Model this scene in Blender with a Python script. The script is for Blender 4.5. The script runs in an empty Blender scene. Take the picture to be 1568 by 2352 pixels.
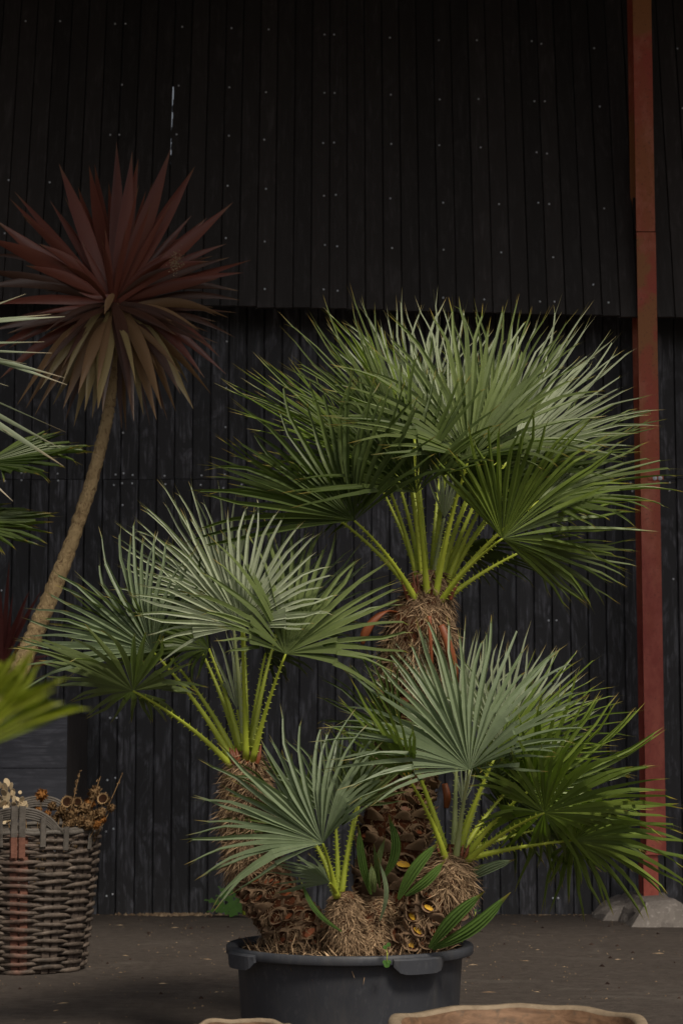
import bpy, math, random
from mathutils import Vector, noise
random.seed(7)
R = random.Random(11)
S = bpy.context.scene
COL = S.collection
PI = math.pi
V = Vector

# ------------------------------------------------------------ camera
FP = 4650.0; TILT = math.radians(6.2); CH = 1.234
cam_d = bpy.data.cameras.new("camera"); cam = bpy.data.objects.new("camera", cam_d); COL.objects.link(cam)
cam.location = (0, 0, CH); cam.rotation_euler = (PI/2 + TILT, 0, 0)
cam_d.sensor_fit = 'VERTICAL'; cam_d.sensor_height = 36; cam_d.lens = FP/2352*36
cam_d.clip_start = 0.05; cam_d.clip_end = 400
cam_d.dof.use_dof = True; cam_d.dof.focus_distance = 8.0; cam_d.dof.aperture_fstop = 6.3
S.camera = cam
# ------------------------------------------------------------ sky, sun, exposure
SUN_EL, SUN_AZ = math.radians(48), math.radians(153)      # azimuth clockwise from +Y : behind the camera, to the right
w = bpy.data.worlds.new("World"); S.world = w; w.use_nodes = True
nt = w.node_tree; bg = nt.nodes['Background']
sky = nt.nodes.new('ShaderNodeTexSky'); sky.sky_type = 'NISHITA'; sky.sun_disc = False
sky.sun_elevation = SUN_EL; sky.sun_rotation = SUN_AZ; sky.air_density = 1.0; sky.dust_density = 5.0; sky.ozone_density = 1.0
hs = nt.nodes.new('ShaderNodeHueSaturation'); hs.inputs['Saturation'].default_value = .30
nt.links.new(sky.outputs[0], hs.inputs['Color']); nt.links.new(hs.outputs[0], bg.inputs[0]); bg.inputs[1].default_value = 0.080
sd = bpy.data.lights.new("sun", 'SUN'); sun = bpy.data.objects.new("sun", sd); COL.objects.link(sun)
sd.energy = 3.4; sd.angle = math.radians(11); sd.color = (1, .92, .76)
d = V((math.sin(SUN_AZ)*math.cos(SUN_EL), math.cos(SUN_AZ)*math.cos(SUN_EL), math.sin(SUN_EL)))
sun.rotation_euler = d.to_track_quat('Z', 'Y').to_euler(); sun.location = (3, -3, 9)
S.view_settings.view_transform = 'Standard'; S.view_settings.look = 'None'
S.view_settings.exposure = -0.48; S.view_settings.gamma = 1.0; S.view_settings.use_curve_mapping = False
S.render.resolution_x = 682; S.render.resolution_y = 1024

# ------------------------------------------------------------ measuring helpers (photo 1568x2352 -> world)
CT, ST = math.cos(TILT), math.sin(TILT)
def ray(px, py):
    x = (px-784)/FP; y = (1176-py)/FP
    return V((x, CT - y*ST, ST + y*CT))
def W(px, py, D):
    r = ray(px, py); s = D/r.y
    return V((r.x*s, D, CH + r.z*s))
def G(px, py):
    r = ray(px, py); s = -CH/r.z
    return V((r.x*s, r.y*s, 0))
def m_(px, D): return px*D/FP

# ------------------------------------------------------------ building helpers
class MB:
    def __init__(s): s.v = []; s.f = []; s.t = []; s.k = []; s.mi = []; s.sm = []
    def pt(s, p, t=0., k=0.): s.v.append(tuple(p)); s.t.append(t); s.k.append(k); return len(s.v)-1
    def face(s, idx, mi=0, sm=False): s.f.append(tuple(idx)); s.mi.append(mi); s.sm.append(sm)
    def box(s, x0, x1, y0, y1, z0, z1, k=0.):
        i = [s.pt((x, y, z), 0, k) for x in (x0, x1) for y in (y0, y1) for z in (z0, z1)]
        for q in ((0,1,3,2),(4,6,7,5),(0,4,5,1),(2,3,7,6),(0,2,6,4),(1,5,7,3)): s.face([i[j] for j in q])
    def tube(s, pts, rad, n=8, flat=1.0, side=None, mi=0, k=0., closed=False, cap=True, wob=0.):
        rows = []; N = len(pts)
        for i, p in enumerate(pts):
            p = V(p)
            if closed: t = V(pts[(i+1) % N]) - V(pts[(i-1) % N])
            else: t = V(pts[min(i+1, N-1)]) - V(pts[max(i-1, 0)])
            t.normalize()
            ref = V(side) if side is not None else (V((0,0,1)) if abs(t.z) < .9 else V((1,0,0)))
            a = (ref - t*ref.dot(t)).normalized(); b = t.cross(a)
            r = rad[i] if hasattr(rad, '__len__') else rad
            row = []
            for j in range(n):
                an = 2*PI*j/n; rr = r*(1+wob*R.uniform(-1, 1))
                row.append(s.pt(p + a*math.cos(an)*rr + b*math.sin(an)*rr*flat, i/max(1, N-1), k))
            rows.append(row)
        for i in range(N if closed else N-1):
            A = rows[i]; B = rows[(i+1) % N]
            for j in range(n): s.face((A[j], A[(j+1) % n], B[(j+1) % n], B[j]), mi, True)
        if cap and not closed:
            s.face(rows[0][::-1], mi); s.face(rows[-1], mi)
        return rows
    def build(s, name, mats, parent=None, label=None, cat=None, group=None, kind=None, loc=None):
        me = bpy.data.meshes.new(name); me.from_pydata(s.v, [], s.f)
        if not isinstance(mats, (list, tuple)): mats = [mats]
        for m in mats: me.materials.append(m)
        me.polygons.foreach_set('material_index', s.mi); me.polygons.foreach_set('use_smooth', s.sm)
        a = me.attributes.new('t', 'FLOAT', 'POINT'); a.data.foreach_set('value', s.t)
        a = me.attributes.new('tint', 'FLOAT', 'POINT'); a.data.foreach_set('value', s.k)
        me.update()
        return link(name, me, parent, label, cat, group, kind, loc)
def link(name, me, parent=None, label=None, cat=None, group=None, kind=None, loc=None):
    o = bpy.data.objects.new(name, me); COL.objects.link(o)
    if parent is not None: o.parent = parent
    if loc is not None: o.location = loc
    tag(o, label, cat, group, kind); return o
def tag(o, label=None, cat=None, group=None, kind=None):
    for k, v in (('label', label), ('category', cat), ('group', group), ('kind', kind)):
        if v: o[k] = v
    return o
def thing(name, loc, label, cat, group=None):
    return link(name, None, None, label, cat, group, None, loc)
# children are built in the coordinates of their thing: subtract root location (roots carry no rotation)

# ------------------------------------------------------------ materials
def mat(name, rough=.6, spec=.5, metal=0.):
    m = bpy.data.materials.new(name); m.use_nodes = True
    b = m.node_tree.nodes['Principled BSDF']; b.inputs['Roughness'].default_value = rough
    b.inputs['Specular IOR Level'].default_value = spec; b.inputs['Metallic'].default_value = metal
    return m, m.node_tree, b
def nd(t, typ, **kw):
    n = t.nodes.new(typ)
    for k, v in kw.items(): setattr(n, k, v)
    return n
def L(t, a, b): t.links.new(a, b)
def ramp(t, stops, src=None):
    r = nd(t, 'ShaderNodeValToRGB'); e = r.color_ramp.elements
    while len(e) < len(stops): e.new(.5)
    for q, (p, c) in zip(e, stops): q.position = p; q.color = (*c, 1) if len(c) == 3 else c
    if src is not None: L(t, src, r.inputs[0])
    return r
def noi(t, scale=5, detail=4, vec=None, sc=None, rough=.55, dist=0.):
    n = nd(t, 'ShaderNodeTexNoise'); n.inputs['Scale'].default_value = scale; n.inputs['Detail'].default_value = detail
    n.inputs['Roughness'].default_value = rough; n.inputs['Distortion'].default_value = dist
    tc = nd(t, 'ShaderNodeTexCoord'); v = tc.outputs['Object'] if vec is None else vec
    if sc:
        mp = nd(t, 'ShaderNodeMapping'); mp.inputs['Scale'].default_value = sc; L(t, v, mp.inputs[0]); v = mp.outputs[0]
    L(t, v, n.inputs['Vector']); return n
def mix(t, fac, a, b, mode='MIX'):
    m = nd(t, 'ShaderNodeMix', data_type='RGBA', blend_type=mode)
    for s, i in ((fac, 0), (a, 6), (b, 7)):
        if hasattr(s, 'is_linked'): L(t, s, m.inputs[i])
        elif i == 0: m.inputs[0].default_value = s
        else: m.inputs[i].default_value = (*s, 1)
    return m.outputs[2]
def math_(t, op, a, b=0.):
    m = nd(t, 'ShaderNodeMath', operation=op)
    for i, s in enumerate((a, b)):
        if hasattr(s, 'is_linked'): L(t, s, m.inputs[i])
        else: m.inputs[i].default_value = s
    return m.outputs[0]
def bump(t, b, src, st=.3, dist=.01):
    n = nd(t, 'ShaderNodeBump'); n.inputs['Strength'].default_value = st; n.inputs['Distance'].default_value = dist
    L(t, src, n.inputs['Height']); L(t, n.outputs[0], b.inputs['Normal'])
def attr(t, name): n = nd(t, 'ShaderNodeAttribute', attribute_name=name); return n.outputs['Fac']
def wpos(t): return nd(t, 'ShaderNodeNewGeometry').outputs['Position']

def board_mat(name, dark, mid, streak, amt):
    m, t, b = mat(name, .55, .35)
    tc = nd(t, 'ShaderNodeTexCoord'); oi = nd(t, 'ShaderNodeObjectInfo')
    add = nd(t, 'ShaderNodeVectorMath', operation='ADD'); cmb = nd(t, 'ShaderNodeCombineXYZ')
    L(t, math_(t, 'MULTIPLY', oi.outputs['Random'], 37.), cmb.inputs[2]); L(t, tc.outputs['Object'], add.inputs[0]); L(t, cmb.outputs[0], add.inputs[1])
    v = add.outputs[0]
    g = noi(t, 9, 6, v, (6, 1, .35), .65, .6)          # grain streaks
    s2 = noi(t, 2.2, 4, v, (3.2, 1, 1.1), .6, 2.6)          # cloudy weathering
    base = mix(t, g.outputs[0], dark, mid)
    w = ramp(t, [(.46, (0,0,0)), (.66, (1,1,1))], s2.outputs[0])
    gg = ramp(t, [(.42, (0,0,0)), (.62, (1,1,1))], g.outputs[0])
    f = math_(t, 'MULTIPLY', math_(t, 'MULTIPLY', w.outputs[0], gg.outputs[0]), amt)
    c = mix(t, f, base, streak)
    hv = ramp(t, [(0, (.78,.78,.78)), (1, (1.18,1.15,1.15))], oi.outputs['Random'])
    c = mix(t, 1., c, hv.outputs[0], 'MULTIPLY')
    L(t, c, b.inputs['Base Color'])
    L(t, math_(t, 'ADD', math_(t, 'MULTIPLY', g.outputs[0], .35), .38), b.inputs['Roughness'])
    bump(t, b, g.outputs[0], .35, .004)
    return m
M = {}
M['lower'] = board_mat('charred_board_lower', (.029,.0290,.031), (.054,.0535,.060), (.20,.205,.235), .9)
M['upper'] = board_mat('charred_board_upper', (.038,.033,.031), (.058,.051,.048), (.11,.10,.10), .6)

def zinc():
    m, t, b = mat('zinc_screw', .4, .8, 0); b.inputs['Base Color'].default_value = (.78,.82,.88,1); return m
M['zinc'] = zinc()

def ground_mat():
    m, t, b = mat('packed_earth', .85, .3); p = wpos(t)
    n1 = noi(t, .9, 5, p); n2 = noi(t, 14, 6, p, None, .7); n3 = noi(t, 90, 3, p)
    n4 = noi(t, 1.7, 6, p, (1, 1.6, 1), .65, 1.)
    c = mix(t, n1.outputs[0], (.050,.040,.035), (.125,.100,.086))
    c = mix(t, ramp(t, [(.4, (0,0,0)), (.66, (1,1,1))], n2.outputs[0]).outputs[0], c, (.058,.046,.040))
    c = mix(t, math_(t, 'MULTIPLY', ramp(t, [(.56, (0,0,0)), (.72, (1,1,1))], n4.outputs[0]).outputs[0], .45), c, (.14,.12,.105))
    c = mix(t, ramp(t, [(.66, (0,0,0)), (.75, (1,1,1))], n3.outputs[0]).outputs[0], c, (.19,.165,.145))
    L(t, c, b.inputs['Base Color']); bump(t, b, n2.outputs[0], .9, .02); return m
M['ground'] = ground_mat()
def rust_mat():
    m, t, b = mat('red_primer_steel', .55, .4); p = wpos(t)
    n1 = noi(t, 1.5, 5, p, (3, 3, 1)); n2 = noi(t, 7, 6, p, (1, 1, .5), .7); n3 = noi(t, 60, 3, p)
    c = mix(t, ramp(t, [(.35, (0,0,0)), (.65, (1,1,1))], n1.outputs[0]).outputs[0], (.56,.105,.068), (.48,.145,.055))
    c = mix(t, ramp(t, [(.5, (0,0,0)), (.72, (1,1,1))], n2.outputs[0]).outputs[0], c, (.68,.24,.16))
    c = mix(t, ramp(t, [(.50, (0,0,0)), (.56, (1,1,1))], noi(t, 1.1, 6, p, (1.5, 1.5, .8), .6, 1.).outputs[0]).outputs[0], c, (.46,.18,.065))
    sx = nd(t, 'ShaderNodeSeparateXYZ'); L(t, p, sx.inputs[0])
    zf = math_(t, 'ADD', math_(t, 'MULTIPLY', sx.outputs[2], .25), math_(t, 'MULTIPLY', n1.outputs[0], .5))
    low = mix(t, ramp(t, [(.4, (0,0,0)), (.62, (1,1,1))], n2.outputs[0]).outputs[0], (.36,.068,.050), (.50,.125,.085))
    c = mix(t, ramp(t, [(.75, (1,1,1)), (1.0, (0,0,0))], zf).outputs[0], c, low)
    c = mix(t, math_(t, 'MULTIPLY', ramp(t, [(.6, (0,0,0)), (.7, (1,1,1))], n3.outputs[0]).outputs[0], .5), c, (.15,.05,.035))
    L(t, c, b.inputs['Base Color']); bump(t, b, n2.outputs[0], .2, .004); return m
M['rust'] = rust_mat()
def conc():
    m, t, b = mat('old_concrete', .9, .2); p = wpos(t)
    n1 = noi(t, 4, 6, p); n2 = noi(t, 40, 4, p)
    c = mix(t, n1.outputs[0], (.17,.145,.13), (.30,.265,.24)); c = mix(t, ramp(t, [(.55, (0,0,0)), (.7, (1,1,1))], n2.outputs[0]).outputs[0], c, (.38,.34,.31))
    L(t, c, b.inputs['Base Color']); bump(t, b, n2.outputs[0], .25, .006); return m
M['concrete'] = conc()
def simple(name, a, c2, scale=8, rough=.7, spec=.3, sc=None, bs=.3, bd=.005, usetint=False):
    m, t, b = mat(name, rough, spec)
    if usetint: src = attr(t, 'tint')
    n = noi(t, scale, 5, None, sc)
    c = mix(t, attr(t, 'tint') if usetint else n.outputs[0], a, c2)
    if usetint:
        oi = nd(t, 'ShaderNodeObjectInfo')
        c = mix(t, 1., c, ramp(t, [(0, (.8,.8,.8)), (1, (1.15,1.15,1.15))], n.outputs[0]).outputs[0], 'MULTIPLY')
    L(t, c, b.inputs['Base Color'])
    if bs: bump(t, b, n.outputs[0], bs, bd)
    return m
def leaf_mat(name, dark, light, silver, amt, tip=(.42,.27,.06), rough=.42, trans=.24, tipat=.92, spec=.5):
    m, t, b = mat(name, rough, spec)
    oi = nd(t, 'ShaderNodeObjectInfo'); ge = nd(t, 'ShaderNodeNewGeometry')
    k = attr(t, 'tint'); tt = attr(t, 't')
    c = mix(t, k, dark, light)
    c = mix(t, math_(t, 'MULTIPLY', oi.outputs['Random'], .5), c, light)
    n = noi(t, 22, 5, None, None, .7); n2 = noi(t, 160, 3)
    wax = math_(t, 'MULTIPLY', ramp(t, [(.30, (0,0,0)), (.65, (1,1,1))], n.outputs[0]).outputs[0], amt)
    wax = math_(t, 'MULTIPLY', wax, ramp(t, [(.3, (.45,.45,.45)), (.6, (1,1,1))], n2.outputs[0]).outputs[0])
    c = mix(t, wax, c, silver)
    bf = math_(t, 'MULTIPLY', ge.outputs['Backfacing'], min(1, amt*1.0+.12))
    c = mix(t, bf, c, silver)
    tf = ramp(t, [(tipat-.05, (0,0,0)), (tipat+.04, (1,1,1))], tt)
    c = mix(t, math_(t, 'MULTIPLY', tf.outputs[0], math_(t, 'ADD', math_(t, 'MULTIPLY', k, .6), .3)), c, tip)
    L(t, c, b.inputs['Base Color'])
    tr = nd(t, 'ShaderNodeBsdfTranslucent'); L(t, mix(t, 1., c, (1.2, 1.5, .6), 'MULTIPLY'), tr.inputs[0])
    ms = nd(t, 'ShaderNodeMixShader'); ms.inputs[0].default_value = trans
    out = t.nodes['Material Output']; L(t, b.outputs[0], ms.inputs[1]); L(t, tr.outputs[0], ms.inputs[2]); L(t, ms.outputs[0], out.inputs[0])
    return m
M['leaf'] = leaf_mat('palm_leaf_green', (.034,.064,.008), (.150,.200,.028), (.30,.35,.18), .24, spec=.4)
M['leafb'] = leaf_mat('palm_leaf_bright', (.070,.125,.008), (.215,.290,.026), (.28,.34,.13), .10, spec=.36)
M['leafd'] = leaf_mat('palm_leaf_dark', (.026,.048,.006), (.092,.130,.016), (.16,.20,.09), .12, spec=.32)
M['silver'] = leaf_mat('palm_leaf_silver', (.048,.076,.016), (.150,.192,.050), (.54,.58,.43), .52, spec=.45)
M['blue'] = leaf_mat('palm_leaf_glaucous', (.032,.060,.012), (.100,.148,.036), (.32,.38,.25), .36, spec=.4)
M['pale'] = leaf_mat('pale_leaf', (.15,.20,.10), (.23,.28,.16), (.34,.38,.26), .5, tip=(.45,.33,.22), tipat=.9)
M['yell'] = leaf_mat('yellow_green_leaf', (.11,.20,.010), (.36,.38,.020), (.3,.35,.08), .05, tipat=1.2, trans=.3)
M['young'] = leaf_mat('young_strap_leaf', (.055,.125,.015), (.125,.220,.030), (.16,.22,.10), .10)
M['petiole'] = simple('petiole_yellow_green', (.30,.39,.030), (.60,.64,.075), 20, .45, .5, (1, 1, .3), .1, .002)
M['petiole_w'] = simple('petiole_waxy', (.26,.33,.09), (.48,.50,.26), 30, .5, .4, (1, 1, .3), .2, .002)
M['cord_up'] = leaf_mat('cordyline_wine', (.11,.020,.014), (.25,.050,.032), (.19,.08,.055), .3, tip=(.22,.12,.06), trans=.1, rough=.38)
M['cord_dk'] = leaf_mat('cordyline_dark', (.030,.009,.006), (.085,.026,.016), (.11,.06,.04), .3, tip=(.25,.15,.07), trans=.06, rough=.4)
M['cord_dk2'] = leaf_mat('cordyline_deep_red', (.09,.016,.014), (.20,.035,.028), (.09,.05,.045), .1, tip=(.12,.03,.02), trans=.06)
M['cord_old'] = leaf_mat('cordyline_old', (.15,.065,.030), (.34,.180,.072), (.27,.17,.09), .4, tip=(.26,.15,.06), trans=.12)
M['cord_oli'] = leaf_mat('cordyline_olive', (.20,.13,.045), (.38,.27,.10), (.33,.26,.13), .4, tip=(.25,.15,.06), trans=.12)
M['fibre'] = simple('palm_fibre', (.050,.024,.012), (.66,.45,.27), 25, .85, .15, None, 0, 0, True)
M['core'] = simple('trunk_core', (.035,.012,.006), (.15,.045,.018), 18, .85, .15, None, .6, .02)
M['lbase'] = simple('leaf_base_brown', (.13,.075,.045), (.34,.225,.14), 30, .85, .15, None, .5, .01)
M['stub'] = simple('petiole_stub_orange', (.55,.20,.02), (.85,.55,.04), 14, .6, .3, None, .2, .005)
M['red'] = simple('red_sheath', (.13,.035,.014), (.32,.09,.03), 30, .5, .4, (1, 1, .3), .3, .004)
M['tub'] = None
def tub_mat():
    m, t, b = mat('black_plastic_tub', .42, .4); p = wpos(t)
    n = noi(t, 6, 6, p, (1, 1, .35), .65); n2 = noi(t, 45, 4, p, (1, 1, .5), .7)
    c = mix(t, n.outputs[0], (.036,.038,.046), (.062,.065,.078))
    c = mix(t, math_(t, 'MULTIPLY', ramp(t, [(.55, (0,0,0)), (.75, (1,1,1))], n2.outputs[0]).outputs[0], .5), c, (.12,.12,.13))
    n3 = noi(t, 2.6, 6, p, (1.6, 1.6, .7), .7, .8)
    c = mix(t, math_(t, 'MULTIPLY', ramp(t, [(.50, (0,0,0)), (.66, (1,1,1))], n3.outputs[0]).outputs[0], .45), c, (.105,.098,.095))
    L(t, c, b.inputs['Base Color']); L(t, math_(t, 'ADD', math_(t, 'MULTIPLY', n.outputs[0], .4), .3), b.inputs['Roughness'])
    bump(t, b, n2.outputs[0], .08, .003); return m
M['tub'] = tub_mat()
M['soil'] = simple('potting_soil', (.03,.02,.013), (.09,.06,.04), 40, .95, .1, None, 1., .03)
def bark():
    m, t, b = mat('cordyline_bark', .85, .2); p = wpos(t); n = noi(t, 9, 5, p); n2 = noi(t, 40, 4, p, (1, 1, .6), .6, 1.)
    c = mix(t, n.outputs[0], (.27,.18,.09), (.50,.37,.20))
    c = mix(t, ramp(t, [(.34, (1,1,1)), (.46, (0,0,0))], n2.outputs[0]).outputs[0], c, (.20,.13,.07))
    L(t, c, b.inputs['Base Color']); bump(t, b, n2.outputs[0], .9, .02); return m
M['ctrunk'] = bark()
def wick(name, a, c2, redband=False):
    m, t, b = mat(name, .6, .3); p = wpos(t)
    n = noi(t, 16, 5, p, None, .7); n2 = noi(t, 130, 3, p, (.4, .4, 1))
    c = mix(t, ramp(t, [(.3, (0,0,0)), (.7, (1,1,1))], n.outputs[0]).outputs[0], a, c2)
    c = mix(t, math_(t, 'MULTIPLY', n2.outputs[0], .5), c, a)
    if redband:
        k = attr(t, 'tint'); c = mix(t, math_(t, 'MULTIPLY', k, ramp(t, [(.35, (.2,.2,.2)), (.6, (1,1,1))], n.outputs[0]).outputs[0]), c, (.26,.095,.065))
    L(t, c, b.inputs['Base Color']); bump(t, b, n2.outputs[0], .5, .004); return m
M['wick'] = wick('weathered_wicker', (.030,.023,.019), (.235,.180,.145), True)
M['wstake'] = wick('wicker_stake', (.07,.05,.04), (.19,.145,.12), True)
M['redstake'] = wick('wicker_stake_red', (.15,.065,.045), (.34,.155,.11))
M['greystrap'] = wick('wicker_strap_grey', (.07,.060,.052), (.19,.165,.145))
M['dried'] = simple('dried_flower_brown', (.09,.050,.022), (.36,.23,.12), 40, .9, .1, None, .5, .01, True)
M['driedo'] = simple('dried_flower_orange', (.20,.075,.02), (.34,.16,.05), 40, .9, .1, None, .3, .01)
M['hole'] = simple('seed_cup_inside', (.015,.008,.005), (.05,.02,.01), 40, .9, .1)
M['disc'] = simple('honesty_disc', (.38,.28,.17), (.60,.48,.32), 60, .7, .2)
M['weed'] = leaf_mat('weed_leaf', (.06,.15,.030), (.11,.24,.045), (.1,.16,.07), .1, tipat=1.2)
M['cab'] = board_mat('cabinet_board', (.045,.047,.058), (.075,.078,.095), (.15,.157,.185), .7)
def wood():
    m, t, b = mat('rough_bowl_wood', .65, .3); p = wpos(t)
    n = noi(t, 10, 6, p, (1, 1, 4), .6, .8); n2 = noi(t, 30, 5, p)
    c = mix(t, ramp(t, [(.3, (0,0,0)), (.7, (1,1,1))], n.outputs[0]).outputs[0], (.095,.050,.027), (.29,.165,.095))
    c = mix(t, ramp(t, [(.55, (0,0,0)), (.72, (1,1,1))], n2.outputs[0]).outputs[0], c, (.11,.075,.05))
    L(t, c, b.inputs['Base Color']); bump(t, b, n2.outputs[0], .4, .008); return m
M['wood'] = wood()
M['woodrim'] = simple('bowl_rim_wood', (.14,.10,.065), (.42,.32,.22), 25, .75, .25, None, .5, .01)
M['roof'] = simple('roof_sheet', (.05,.045,.04), (.08,.07,.06), 3, .8, .2)
M['litter'] = simple('litter', (.06,.035,.025), (.34,.24,.15), 40, .9, .1, None, 0, 0, True)
M['clod'] = simple('clod', (.018,.010,.009), (.06,.04,.032), 40, .95, .1, None, 0, 0, True)
M['straw'] = simple('straw', (.20,.13,.08), (.42,.31,.20), 40, .9, .1, None, 0, 0, True)

# ------------------------------------------------------------ ground
g = MB(); n = 60
def gz(x, y):
    return 0.0
for (x0, x1, y0, y1) in ((-60, 60, -60, 60),):
    a = [g.pt((x0, y0, 0)), g.pt((x1, y0, 0)), g.pt((x1, y1, 0)), g.pt((x0, y1, 0))]; g.face(a)
g.build('ground', M['ground'], kind='structure')

# ------------------------------------------------------------ lower wall
YL = 14.0; BW = m_(41.4, YL)
zU0 = W(784, 710, 13.6).z; YU0 = 13.6; AL = math.radians(14)
ZJ = W(784, 1101, YL).z
ZT = zU0 + .5
wl = thing('boarded_wall', (0, YL, 0), 'lower wall of black stained vertical boards behind the palms, rising from the ground', 'wall')
xj = W(480, 1500, YL).x   # a groove of the photo: board edges are counted from it
cols = []
def lower_board(i):
    x0 = xj + i*BW; zj = ZJ + R.uniform(-.004, .004) if i % 3 else ZJ
    for (z0, z1) in ((-.02, zj-.002), (zj+.002, ZT)):
        b = MB(); dy = R.uniform(-.003, .003); gp = .0030 + R.uniform(-.001, .0015)
        # bevelled face board with a recessed tongue
        prof = [(gp, .0), (gp+.004, -.006), (BW-gp-.004, -.006), (BW-gp, .0), (BW-gp, .014), (gp, .014)]
        lo = [b.pt((x, y+dy, z0-(z0+z1)/2)) for x, y in prof]; hi = [b.pt((x, y+dy, z1-(z0+z1)/2)) for x, y in prof]
        for j in range(6): b.face((lo[j], lo[(j+1) % 6], hi[(j+1) % 6], hi[j]))
        b.face(lo[::-1]); b.face(hi)
        b.box(-gp-.006, gp+.006, .016, .022, z0-(z0+z1)/2, z1-(z0+z1)/2)
        o = b.build('board', M['lower'], wl, loc=(x0, 0, (z0+z1)/2))
for i in range(-62, 64): lower_board(i)
b = MB(); b.box(-8.8, 8.8, .024, .07, ZJ-.05, ZJ+.05); b.build('light_stop', M['upper'], wl)  # unseen batten added behind the board joint to stop light leaking through
# screws
sm_ = MB(); c0 = sm_.pt((0, -.0042, 0)); ring = [sm_.pt((math.cos(a)*.0066, -.0018, math.sin(a)*.0066)) for a in [k*PI/4 for k in range(8)]]
ring2 = [sm_.pt((math.cos(a)*.0075, .003, math.sin(a)*.0075)) for a in [k*PI/4 for k in range(8)]]
for k in range(8): sm_.face((c0, ring[(k+1) % 8], ring[k])); sm_.face((ring[k], ring[(k+1) % 8], ring2[(k+1) % 8], ring2[k]))
tmp = sm_.build('screw', M['zinc'], wl); screw_me = tmp.data; bpy.data.objects.remove(tmp)
SL = [(521,784),(520,891),(518,981),(283,994),(11,1083),(12,1105),(50,1086),(50,1103),(133,1088),(134,1104),(266,1090),(284,1087),(305,1091),(262,1114),(281,1110),(304,1110),(378,1093),(380,1112),(463,1092),(461,1114),(516,1090),(513,1121),(555,1113),(282,1160),(7,1224),(4,1356),(1256,1312),(1275,1312),(1259,1425),(1277,1425),(1374,1126),(1451,1128),(1447,1109),(1537,1109),(1536,1127),(1278,1542),(1269,2063),(1281,2063),(253,1649),(268,1649),(247,1792),(265,1787),(244,1910),(261,1904),(245,2058),(259,2054),(499,1817),(499,1985),(500,1700),(1125,1320),(1190,1600),(1373,1312),(1545,1330)]
for (px, py) in SL:
    p = W(px, py, YL-.008); link('screw', screw_me, wl, loc=(p.x, -.0095, p.z))
for x in (-4.6, -3.9, -3.1, 3.0, 3.8, 4.5):
    for z in (.2, 1.4, 2.85, 3.05, 4.0): link('screw', screw_me, wl, loc=(x, -.0095, z))
# ------------------------------------------------------------ upper cladding (leans back, overhangs the lower wall)
SA, CA = math.sin(AL), math.cos(AL)
wu = thing('boarded_cladding', (0, YU0, zU0), 'upper cladding of black vertical boards overhanging the wall above the palm', 'wall')
def U(x, v, o=0.):   # o = outwards to the viewer
    return V((x, v*SA - o*CA, v*CA + o*SA))
BU = m_(42.4, YU0)
xk = W(589, 706, YU0).x
slope = (W(1568, 733, YU0).z - W(585, 706, YU0).z)/(W(1568, 733, YU0).x - W(585, 706, YU0).x)
zoff = W(784, 710, YU0).z - zU0
VT = 3.5
def ray_u(px, py):
    r = ray(px, py); nrm = V((0, -CA, SA)); p0 = V((0, YU0, zU0)); c = V((0, 0, CH))
    s = (p0 - c).dot(nrm)/r.dot(nrm); q = c + r*s - p0
    return q.x, q.y*SA + q.z*CA
xs, vs0 = ray_u(399, 372); _, vs1 = ray_u(400, 196)
for i in range(-56, 56):
    x0 = xk + i*BU; v0 = slope*(x0 + BU/2 - W(784, 710, YU0).x) + R.uniform(-.004, .004)
    b = MB(); gp = .0020 + R.uniform(-.0008, .0008); dy = R.uniform(-.003, .003)
    zc = (v0+VT)/2
    slit = x0 - .001 <= xs < x0 + BU - .001
    segs = [(v0, VT, 0, True)]
    if slit:
        segs = [(v0, vs0, 0, True)]; v = vs0
        while v < vs1:
            nv = min(vs1, v + R.uniform(.015, .05)); e = R.choice((-.003, .001, .002, .004, .005)) if v > vs0+.22 else R.choice((-.009, -.009, -.002, .002))
            segs.append((v, nv, e, False)); v = nv
        segs.append((vs1, VT, 0, True))
    for (a, c, e, tongue) in segs:
        prof = [(gp+e, .0), (gp+e+.003, .006), (BU-gp-.004, .006), (BU-gp, .0), (BU-gp, -.014), (gp+e, -.014)]
        lo = [b.pt(U(x, a-zc, y+dy)) for x, y in prof]; hi = [b.pt(U(x, c-zc, y+dy)) for x, y in prof]
        for j in range(6): b.face((lo[j], lo[(j+1) % 6], hi[(j+1) % 6], hi[j]))
        if a == v0: b.face(lo[::-1])
        if c == VT: b.face(hi)
        if tongue:
            q = [b.pt(U(x, vv-zc, y)) for vv in (a, c) for x, y in ((-gp-.006, -.018), (gp+.008, -.018))]
            b.face((q[0], q[1], q[3], q[2]))
    o = b.build('board', M['upper'], wu, loc=U(x0, zc))
SU = [(60,50),(139,50),(265,56),(289,56),(419,63),(532,66),(617,69),(745,81),(767,81),(281,196),(411,198),(527,202),(611,213),(745,215),(768,215),(254,311),(275,311),(406,310),(526,313),(607,322),(742,330),(767,329),(21,415),(115,420),(523,428),(611,435),(744,451),(771,449),(519,548),(608,556),(746,564),(774,567),(12,537),(511,662),(608,665),(743,666),(775,669),(384,635),(895,88),(1007,94),(1094,94),(1220,96),(1242,102),(1363,112),(897,219),(1009,230),(1098,229),(1226,234),(1250,234),(1376,246),(898,332),(1008,335),(1103,340),(1231,351),(1255,354),(896,457),(1017,467),(1145,470),(1235,467),(1260,470),(1386,480),(900,571),(1018,575),(1150,581),(1269,592),(1017,685),(1111,689),(1239,694),(1272,694),(1396,696),(1361,655),(1554,113),(1566,250)]
for (px, py) in SU:
    x, v = ray_u(px, py); o = link('screw', screw_me, wu, loc=U(x, v, .0095)); o.rotation_euler.x = -AL
for x in (-4.4, -3.6, -2.9, 2.9, 3.6, 4.3):
    for v in (.1, .5, .9, 1.3, 1.7, 2.1): o = link('screw', screw_me, wu, loc=U(x, v, .0095)); o.rotation_euler.x = -AL
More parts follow.
